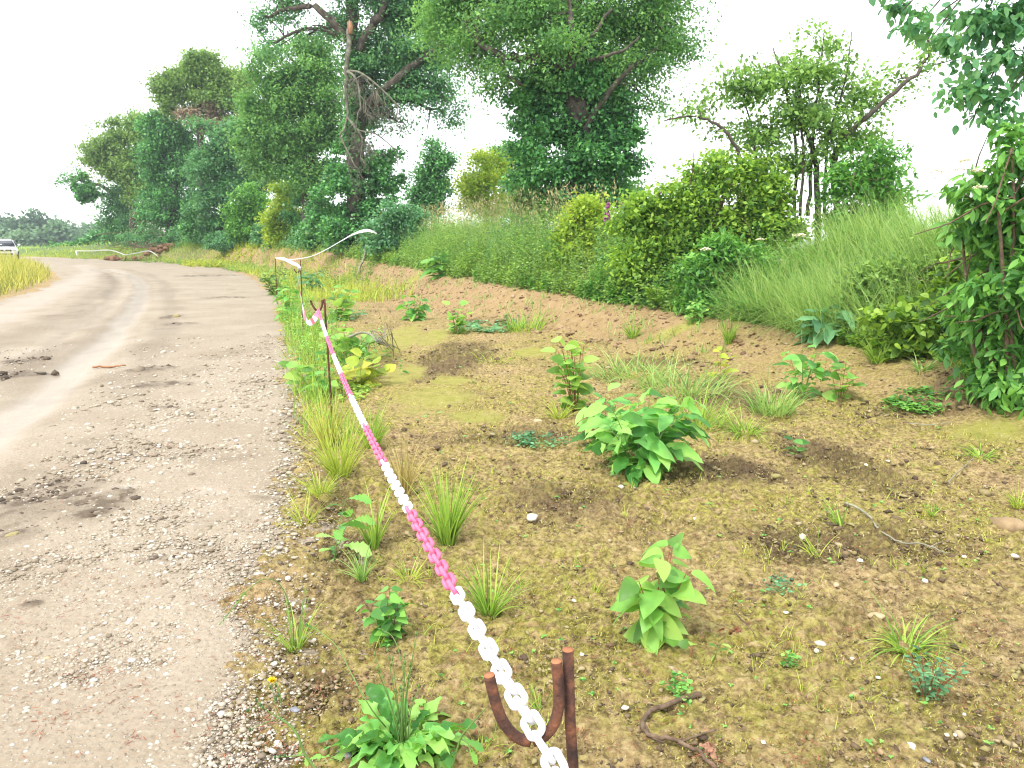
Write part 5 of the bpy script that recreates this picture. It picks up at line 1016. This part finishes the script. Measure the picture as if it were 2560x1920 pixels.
# ------------------------------------------------------------------ sticks, stones
def stick(label, pts, r0, r1, mat='twig', side=(), lift=.028, group='sticks on the ground', name='stick'):
    P = np.array([GP(*q[:2]) if len(q) == 2 else L(*q) for q in pts]); P[:, 2] += [lift if len(q) == 2 else 0 for q in pts]; p_ = smooth_path(P, 5); it = [tube(wob(p_, r0 * .25), np.linspace(r0, r1, len(p_)), 7)]
    for sp in side:
        q = np.array([GP(*a) for a in sp]); q[:, 2] += lift * .8; q = smooth_path(q, 4); it.append(tube(q, np.linspace(r0 * .5, r1 * .5, len(q)), 5))
    return top(name, join(it), mat, label, 'stick', group, None, True, P[0])
stick('pale forked twig lying on the mossy soil at right', [(2112, 1268), (2150, 1285), (2176, 1308), (2192, 1332), (2228, 1358), (2256, 1370), (2310, 1374), (2368, 1398)], .0075, .003, 'deadwood', [[(2180, 1314), (2200, 1325), (2222, 1330)], [(2322, 1380), (2340, 1370), (2356, 1364)]])
stick('gnarled dark bark branch at the bottom right of the hooked post', [(1752, 1746), (1705, 1756), (1650, 1778), (1618, 1792), (1606, 1822), (1628, 1850), (1690, 1862), (1742, 1888), (1790, 1930)], .009, .006, 'twig', [[(1700, 1864), (1740, 1848), (1790, 1832)], [(1610, 1815), (1630, 1850), (1660, 1865)]], .014)
stick('grey crooked stick propped against the far bank', [(860, 712), (872, 701), (886, 695), (898, 684, 27), (898, 670, 27.2), (906, 655, 27.4), (912, 640, 27.6), (911, 622, 27.8), (917, 606, 28)], .05, .03, 'deadwood', [[(915, 704), (905, 700), (890, 699)]], .03)
stick('thin dry stalk lying below the widest creeping mat', [(2272, 1066), (2310, 1070), (2350, 1068), (2385, 1062)], .005, .002, 'deadwood')
stick('thin brown stalk slanting across the mossy slope', [(2370, 1215), (2395, 1190), (2425, 1162), (2436, 1150)], .005, .002, 'deadwood')
stick('short red brown twig beside the pair of white stones', [(1836, 1545), (1850, 1562), (1870, 1582), (1890, 1612)], .0035, .002)
stick('small dark forked twig at the right above the tuft', [(2480, 1465), (2500, 1480), (2520, 1495)], .004, .002, 'twig', [[(2492, 1475), (2496, 1468), (2500, 1462)]])
stick('brown bent dead stalk against the right elder', [(2470, 915), (2466, 850, 7.0), (2472, 800, 7.0), (2478, 770, 7.0), (2492, 752, 6.9), (2524, 765, 6.8)], .008, .005, 'twig')
stick('reddish flat stick lying across the track', [(232, 924), (262, 922), (290, 921), (315, 919)], .014, .008, 'rawwood')
stick('bare log end lying at the bank foot', [(1236, 808), (1252, 806), (1270, 803)], .02, .016, 'twig')
# brushwood heap under the leftmost trees
b = L(405, 628, 60); b[2] = h1(b[0], b[1]); bp = thing('brush_heap', 'heap of cut brushwood on reddish earth under the leftmost trees', 'brushwood', b); it = []
for i in range(55):
    c = b + np.array([rng.normal(0, 2.6), rng.normal(0, 1.2), abs(rng.normal(.3, .35))]); d = rand_dir(1)[0] * np.array([1, .8, .3]) * rng.uniform(.5, 1.5); it.append(tube(wob(np.linspace(c - d, c + d, 5), .08), np.linspace(.028, .01, 5), 4, False))
part('brushwood', join(it), 'twig', bp)
a = rng.uniform(0, 6.28, 90); q = np.sqrt(rng.random(90)); C = np.stack([b[0] + np.cos(a) * q * 4.5, b[1] + np.sin(a) * q * 1.6, np.zeros(90)], 1); C[:, 2] = hbase(C[:, 0], C[:, 1]) + .15
part('earth', stones(C, rng.uniform(.12, .34, 90), .6, 2, .5), 'soilheap', bp, True)
# pale roots pulled up by the chain
P0 = [(850, 862), (868, 846, 9.6), (900, 832, 9.5), (925, 836, 9.3), (945, 858, 9.1)]
b = GP(850, 862); rt_ = thing('uprooted_root', 'pale uprooted root with stringy fibres right of the middle post', 'root', b); it = [tube(smooth_path([GP(*q) if len(q) == 2 else L(*q) for q in P0], 6), np.linspace(.022, .01, 25), 6)]
for i in range(26):
    s0 = L(945 + rng.normal(0, 6), 856 + rng.normal(0, 4), 9.1); e = GP(960 + rng.normal(18, 26), 872 + rng.normal(0, 12)); m_ = (s0 + e) / 2 + rng.normal(0, .08, 3) + [0, 0, .12]; e = e + [0, 0, .02]; it.append(tube(smooth_path([s0, m_, e], 5), .004, 4, False))
part('fibres', join(it[1:]), 'deadwood', rt_); part('root', it[0], 'deadwood', rt_, True)
def stone(label, px, py, wpx, mat='whitestone', flat=.65, sub=2, group='stones on the soil', cat='stone', sunk=.3, name='stone', rough=.14):
    b = GP(px, py); r = PX(wpx, b[1]) * .5; b[2] += r * flat * (1 - sunk) * .6 + .004
    return top(name, stones(b[None], np.array([r]), flat, sub, rough), mat, label, cat, group, None, False, b)
stone('largest white flint, alone left of the chain-side knotweed', 1330, 1300, 38)
stone('larger of the two white stones by the sprawling tuft', 2050, 1614, 27); stone('smaller of the two white stones by the sprawling tuft', 2041, 1632, 18)
stone('cream wedge shaped stone above the sprawling tuft', 2090, 1466, 22, 'buffstone', .5)
stone('white pebble right of the hook by bark branch', 1563, 1774, 17); stone('pinkish flat stone under the sprawling tuft blades', 2190, 1545, 40, 'buffstone', .35)
stone('slim upright pale stone by the little leaning tuft', 2006, 1348, 20, 'whitestone', 1.0); stone('pale stone before the farthest tall knotweed', 1345, 1056, 26, 'buffstone', .4)
stone('white stone under the large dock clump', 1552, 1221, 17); stone('dark blue grey stone at the bottom edge', 2316, 1905, 22, 'greystone'); stone('tan lump beside the bottom edge crack', 2200, 1885, 26, 'clay')
stone('purple grey flat stone in the hawkbit leaves', 872, 1892, 34, 'greystone', .35); stone('grey blue slate piece on the gravel edge', 738, 1778, 26, 'greystone', .35); stone('rounded white stone on the track by the yellow flower', 695, 1866, 28, 'whitestone', .7, group='stones on the track')
stone('yellowish buff stone on the lower left track', 118, 1650, 19, 'buffstone', group='stones on the track')
stone('broad orange clay lump at the right edge', 2525, 1318, 100, 'clay', .4, 2, group='lumps of earth', cat='clay lump', name='clay_lump', rough=.3, sunk=.8)
stone('dark clod on the left edge of the track', 33, 1346, 34, 'clod', .7, 3, 'lumps of earth', 'clod', name='clod'); stone('mud lump standing alone in the middle of the track', 441, 794, 20, 'clod', .6, 2, 'lumps of earth', 'clod', name='clod')
for px, py, wp in [(2367, 1842, 16), (2387, 1842, 16), (2275, 1872, 26), (2312, 1456, 15), (2410, 1395, 12), (2536, 1394, 20), (2150, 1405, 16), (1908, 1860, 15), (2130, 1650, 12), (2195, 1698, 14), (1965, 1535, 14), (1455, 1640, 12), (1435, 1505, 14), (1735, 1300, 12), (2220, 1155, 10), (2165, 1165, 12), (1760, 1250, 12), (2410, 1790, 12)]:
    stone('small pale flint on the mossy soil', px, py, wp, group='small pale flints')
for px, py, wp in [(310, 1448, 14), (258, 1486, 15), (330, 1655, 18), (665, 1300, 14), (590, 1340, 13), (525, 1365, 14), (720, 1450, 18), (610, 1165, 14), (55, 1652, 13), (640, 1560, 14), (715, 1152, 14), (232, 1600, 16), (60, 1880, 18), (470, 1780, 20), (320, 1840, 14), (520, 1700, 15), (150, 1790, 14)]:
    stone('small white stone among the track gravel', px, py, wp, group='small white track stones')
# dry curled leaves by the bark branch
b = GP(1772, 1880); dl = thing('dry_flower_head', 'curled brown dry leaf cluster at the end of the bark branch', 'dead leaf', b); n = 40
part('foliage', leaves(b + rng.normal(0, .010, (n, 3)) + [0, 0, .012], rand_dir(n), rand_dir(n), rng.uniform(.012, .024, n), .8, 'oval', .2, .6), M.setdefault('curl', plain_mat("curled leaf", [(.3, (.26, .13, .08)), (.7, (.42, .24, .15))], 30, .8, 0)) and 'curl', dl)
b = GP(1838, 1588); dl = thing('dead_leaves', 'dark red crumpled leaves beside the red brown twig', 'dead leaf', b); n = 26
part('foliage', leaves(b + rng.normal(0, .016, (n, 3)) * [1, 1, .4] + [0, 0, .01], rand_dir(n) * [1, 1, .4], rand_dir(n) + [0, 0, .8], rng.uniform(.015, .03, n), .6, 'oval', .2, .4), 'litter', dl)

# yellow-flowered sow thistle at the lower edge, stalk by stalk
ft = np.array([-.36, 1.78, 0.]); ft[2] = h1(ft[0], ft[1]); t = thing('sow_thistle', 'sow thistle with one yellow flower leaning over the track edge', 'plant', ft, W_); Yt = 1.72
stalks = [([(800, 1935), (763, 1887), (746, 1843), (727, 1816), (703, 1797)], .0034, .0026), ([(703, 1797), (704, 1778), (701, 1742), (692, 1712), (682, 1700)], .0016, .0013), ([(703, 1797), (688, 1790), (668, 1776), (652, 1764), (640, 1752)], .0018, .001), ([(703, 1797), (690, 1770), (684, 1735), (676, 1712)], .0012, .001), ([(763, 1887), (735, 1890), (700, 1892), (690, 1894)], .0018, .0012), ([(700, 1795), (660, 1808), (628, 1822)], .001, .0008), ([(652, 1764), (636, 1768), (620, 1775)], .0008, .0006)]
it = [tube(np.concatenate([[ft], px_path([(830, 1990)], 1.76), px_path([stalks[0][0][0]], Yt)]), .0036, 6)] + [tube(smooth_path(px_path(p_, Yt), 5), np.linspace(a, b_, len(smooth_path(px_path(p_, Yt), 5))), 6) for p_, a, b_ in stalks]
part('stem', join(it), 'stem', t, True)
for q in [(690, 1714), (676, 1718), (697, 1738), (690, 1748), (651, 1762), (641, 1751), (657, 1768), (619, 1777), (625, 1824), (700, 1891), (688, 1894), (712, 1890)]:
    c = L(q[0], q[1], Yt); part('bud', tube([c - [0, 0, .004], c - [0, 0, .001], c + [0, 0, .003], c + [0, 0, .006]], [.0015, .0032, .0028, .001], 8), 'bud', t, True)
c = L(680, 1703, Yt); n = 90; a = rng.uniform(0, 6.28, n); part('flower', cards(np.repeat(c[None], n, 0), np.stack([np.cos(a), np.sin(a) * .7, rng.uniform(.1, 1.1, n)], 1), rand_dir(n) + [0, 0, 1], rng.uniform(.009, .0135, n), .4), 'yellowflower', t)
C = px_path([(763, 1887), (770, 1900), (757, 1876)], Yt); part('leaf', leaves(C, np.array([[.1, 0, -1.], [.8, .2, .3], [-.5, .3, -.6]]), np.array([[0, -1., .2]] * 3), np.array([.03, .035, .025]), .4, 'lobed', .1), 'dock', t)
# the twin stalk at the right of the rosette, and grass stalks with dark heads over the gravel
t = thing('sow_thistle', 'budding sow thistle stalk between the rosette and the hooked post', 'plant', GP(1125, 1925), W_)
it = [tube(smooth_path([GP(1125, 1925) - [0, 0, .02], L(1150, 1850, 1.98), L(1175, 1815, 1.96), L(1215, 1770, 1.94)], 5), np.linspace(.0035, .0015, 16), 6), tube(smooth_path([L(1152, 1848, 1.98), L(1170, 1860, 1.97), L(1180, 1880, 1.97)], 4), .0015, 5)]
part('stem', join(it), 'stem', t, True); C = px_path([(1152, 1848), (1160, 1842), (1170, 1862), (1140, 1880)], 1.98); part('foliage', leaves(C, np.array([[1., .1, -.3], [-.6, .2, .3], [.5, -.2, -.8], [-.8, 0, -.2]]), np.array([[0, -.6, .8]] * 4), np.array([.07, .03, .05, .05]), .4, 'lobed', .3), 'elder', t)
def stalk(label, pts, head, Y0):
    P = [GP(*q) if len(q) == 2 else L(*q) for q in pts]; t = thing('grass_stalk', label, 'grass stalk', P[0], 'flowering grass stalks'); p_ = smooth_path(P, 6); part('stem', tube(p_, np.linspace(.0022, .0012, len(p_)), 5), 'stem', t, True)
    e = p_[-head:]; n = 46; i = rng.integers(0, len(e) - 1, n); T = unit(np.gradient(e, axis=0)); part('seed_head', cards(e[i] + rng.normal(0, .002, (n, 3)), T[i] + rng.normal(0, .35, (n, 3)), rand_dir(n), rng.uniform(.008, .014, n), .3), 'elder', t)
stalk('arching grass stalk sweeping left from the rosette', [(985, 1840), (930, 1775, 2.06), (882, 1691, 2.1), (845, 1620, 2.16), (800, 1580, 2.22), (765, 1562, 2.26)], 5, 2)
stalk('grass stalk with a dark drooping head over the gravel', [(735, 1622), (728, 1530, 2.62), (700, 1462, 2.6), (660, 1448, 2.56), (620, 1475, 2.5), (590, 1512, 2.46), (548, 1562, 2.42)], 12, 2.5)
stalk('bowed grass stalk left of the small nettle', [(985, 1850), (1010, 1720, 2.1), (1000, 1640, 2.12), (980, 1590, 2.14), (950, 1575, 2.16)], 3, 2)
# little yellow flowers at the track edge
for lb, px, py in (('yellow flower pair on the track edge below the tape loop', 700, 828), ('yellow buttercup left of the middle post', 755, 812), ('lone yellow buttercup right of the chain on soil', 973, 1062)):
    b = GP(px, py + 10); t = thing('buttercup', lb, 'flower', b, 'yellow flowers'); e = L(px, py, b[1]); part('stem', tube([b, (b + e) / 2 + [.01, 0, 0], e], .003, 4), 'stem', t); n = 14; a = rng.uniform(0, 6.28, n); r = PX(7, b[1])
    part('flower', cards(np.repeat(e[None], n, 0), np.stack([np.cos(a), np.sin(a), rng.uniform(.1, .8, n)], 1), np.tile([0, 0, 1.], (n, 1)), np.full(n, r), .8), 'yellowflower', t)

# ------------------------------------------------------------------ the white car
def loft(secs, close=True):
    V = np.array(secs); m, k = V.shape[:2]; i = np.arange(m - 1)[:, None] * k; j = np.arange(k)[None]; Q_ = np.stack([i + j, i + (j + 1) % k, i + k + (j + 1) % k, i + k + j], -1).reshape(-1, 4)
    V = V.reshape(-1, 3); T = []
    for s, fl_ in ((0, 1), ((m - 1) * k, 0)):
        c = len(V); V = np.concatenate([V, V[s:s + k].mean(0)[None]]); a = s + np.arange(k); b_ = s + (np.arange(k) + 1) % k; T.append(np.stack([np.full(k, c), b_, a] if fl_ else [np.full(k, c), a, b_], 1))
    return V, [Q_, np.concatenate(T)]
def ring(y, z0, z1, w0, w1, e=3.2, k=24):
    a = np.linspace(0, 2 * np.pi, k, endpoint=False); cx = np.sign(np.cos(a)) * np.abs(np.cos(a)) ** (2 / e); cz = np.sign(np.sin(a)) * np.abs(np.sin(a)) ** (2 / e); u = (cz + 1) / 2
    return np.stack([cx * (w0 + (w1 - w0) * u), np.full(k, y), z0 + (z1 - z0) * u], 1)
Yc = 63.0; cb = np.array([(12.6 - 512) / F_PX * Yc, Yc, 0]); cb[2] = h1(cb[0], cb[1])
car = thing('car', 'white crossover car half cut off by the left edge behind the grass', 'car', cb, rz=math.radians(32)); lc = dict(local=True)
body = part('body', loft([ring(-2.12, .42, .82, .62, .6), ring(-2.05, .34, .92, .8, .76), ring(-1.7, .28, 1.0, .89, .82), ring(-.95, .26, 1.08, .9, .86), ring(0, .26, 1.1, .9, .88), ring(1.5, .28, 1.1, .9, .87), ring(2.05, .36, 1.05, .84, .8), ring(2.14, .45, .95, .7, .68)]), 'paint', car, True, **lc)
roof = part('roof', loft([ring(-1.0, 1.0, 1.1, .8, .78), ring(-.35, 1.0, 1.58, .82, .6), ring(.2, 1.0, 1.66, .83, .64), ring(1.3, 1.0, 1.65, .82, .62), ring(1.95, 1.0, 1.45, .76, .58), ring(2.1, 1.0, 1.1, .7, .66)]), 'paint', car, True, **lc)
def quadpan(pts): return np.array(pts, float), np.array([[0, 1, 2, 3]])
def panel(pts, th=(0, -.02, 0)):
    P = np.array(pts, float); V = np.concatenate([P, P - np.array(th)]); return V, np.array([[0, 1, 2, 3], [7, 6, 5, 4], [0, 4, 5, 1], [1, 5, 6, 2], [2, 6, 7, 3], [3, 7, 4, 0]])
part('windscreen', panel([(-.72, -1.05, 1.12), (.72, -1.05, 1.12), (.56, -.42, 1.56), (-.56, -.42, 1.56)], (0, -.03, .04)), 'glass', car, **lc)
for s in (-1, 1):
    part('side_window', panel([(s * .85, -.75, 1.14), (s * .86, 1.5, 1.14), (s * .70, 1.3, 1.54), (s * .68, -.3, 1.52)], (s * .03, 0, .01)), 'glass', car, **lc)
    hl = part('headlight', loft([ring(-2.16, .74, .88, .13, .15, 2.6, 16) + [s * .62, 0, 0], ring(-1.95, .72, .92, .15, .17, 2.6, 16) + [s * .64, 0, 0]]), 'chrome', car, True, **lc)
    part('mirror', loft([ring(-.85, 1.12, 1.28, .1, .1, 3, 14) + [s * 1.0, 0, 0], ring(-.72, 1.12, 1.28, .09, .09, 3, 14) + [s * .99, 0, 0]]), 'paint', car, True, **lc)
    part('roof_rail', tube(smooth_path([(s * .55, -.2, 1.62), (s * .56, .4, 1.72), (s * .56, 1.3, 1.71), (s * .54, 1.6, 1.62)], 5), .02, 6), 'black', car, True, **lc)
    for y in (-1.35, 1.3):
        wv = part('wheel', tube([(s * .72, y, .34), (s * .74, y, .34), (s * .90, y, .34), (s * .915, y, .34)], [.31, .34, .34, .31], 24), 'tyre', car, True, **lc)
        part('rim', tube([(s * .90, y, .34), (s * .925, y, .34)], [.22, .19], 18), 'chrome', wv, True, **lc)
part('grille', panel([(-.46, -2.16, .72), (.46, -2.16, .72), (.44, -2.14, .86), (-.44, -2.14, .86)]), 'black', car, **lc)
part('air_intake', panel([(-.5, -2.15, .42), (.5, -2.15, .42), (.52, -2.15, .55), (-.52, -2.15, .55)]), 'black', car, **lc)
part('emblem', tube([(0, -2.2, .79), (0, -2.165, .79)], .07, 12), 'chrome', car, True, **lc)

# ------------------------------------------------------------------ thin damp air: far things fade
hv = bpy.data.materials.new("damp air"); hv.use_nodes = True; hn = hv.node_tree; hn.nodes.clear(); pv = hn.nodes.new("ShaderNodeVolumePrincipled"); ho = hn.nodes.new("ShaderNodeOutputMaterial")
pv.inputs['Color'].default_value = (.80, .90, .98, 1); pv.inputs['Density'].default_value = HAZE; pv.inputs['Anisotropy'].default_value = 0.0; hn.links.new(pv.outputs[0], ho.inputs['Volume']); M['haze'] = hv
x0, x1, y0, y1, z0, z1 = -330, 330, -40, 330, -3.0, 24.0
hvx = np.array([(x, y, z) for z in (z0, z1) for x, y in ((x0, y0), (x1, y0), (x1, y1), (x0, y1))], float)
top("haze", (hvx, np.array([[3, 2, 1, 0], [4, 5, 6, 7], [0, 1, 5, 4], [1, 2, 6, 5], [2, 3, 7, 6], [3, 0, 4, 7]])), 'haze', 'thin pale damp air over the whole place', 'haze', kind='stuff')
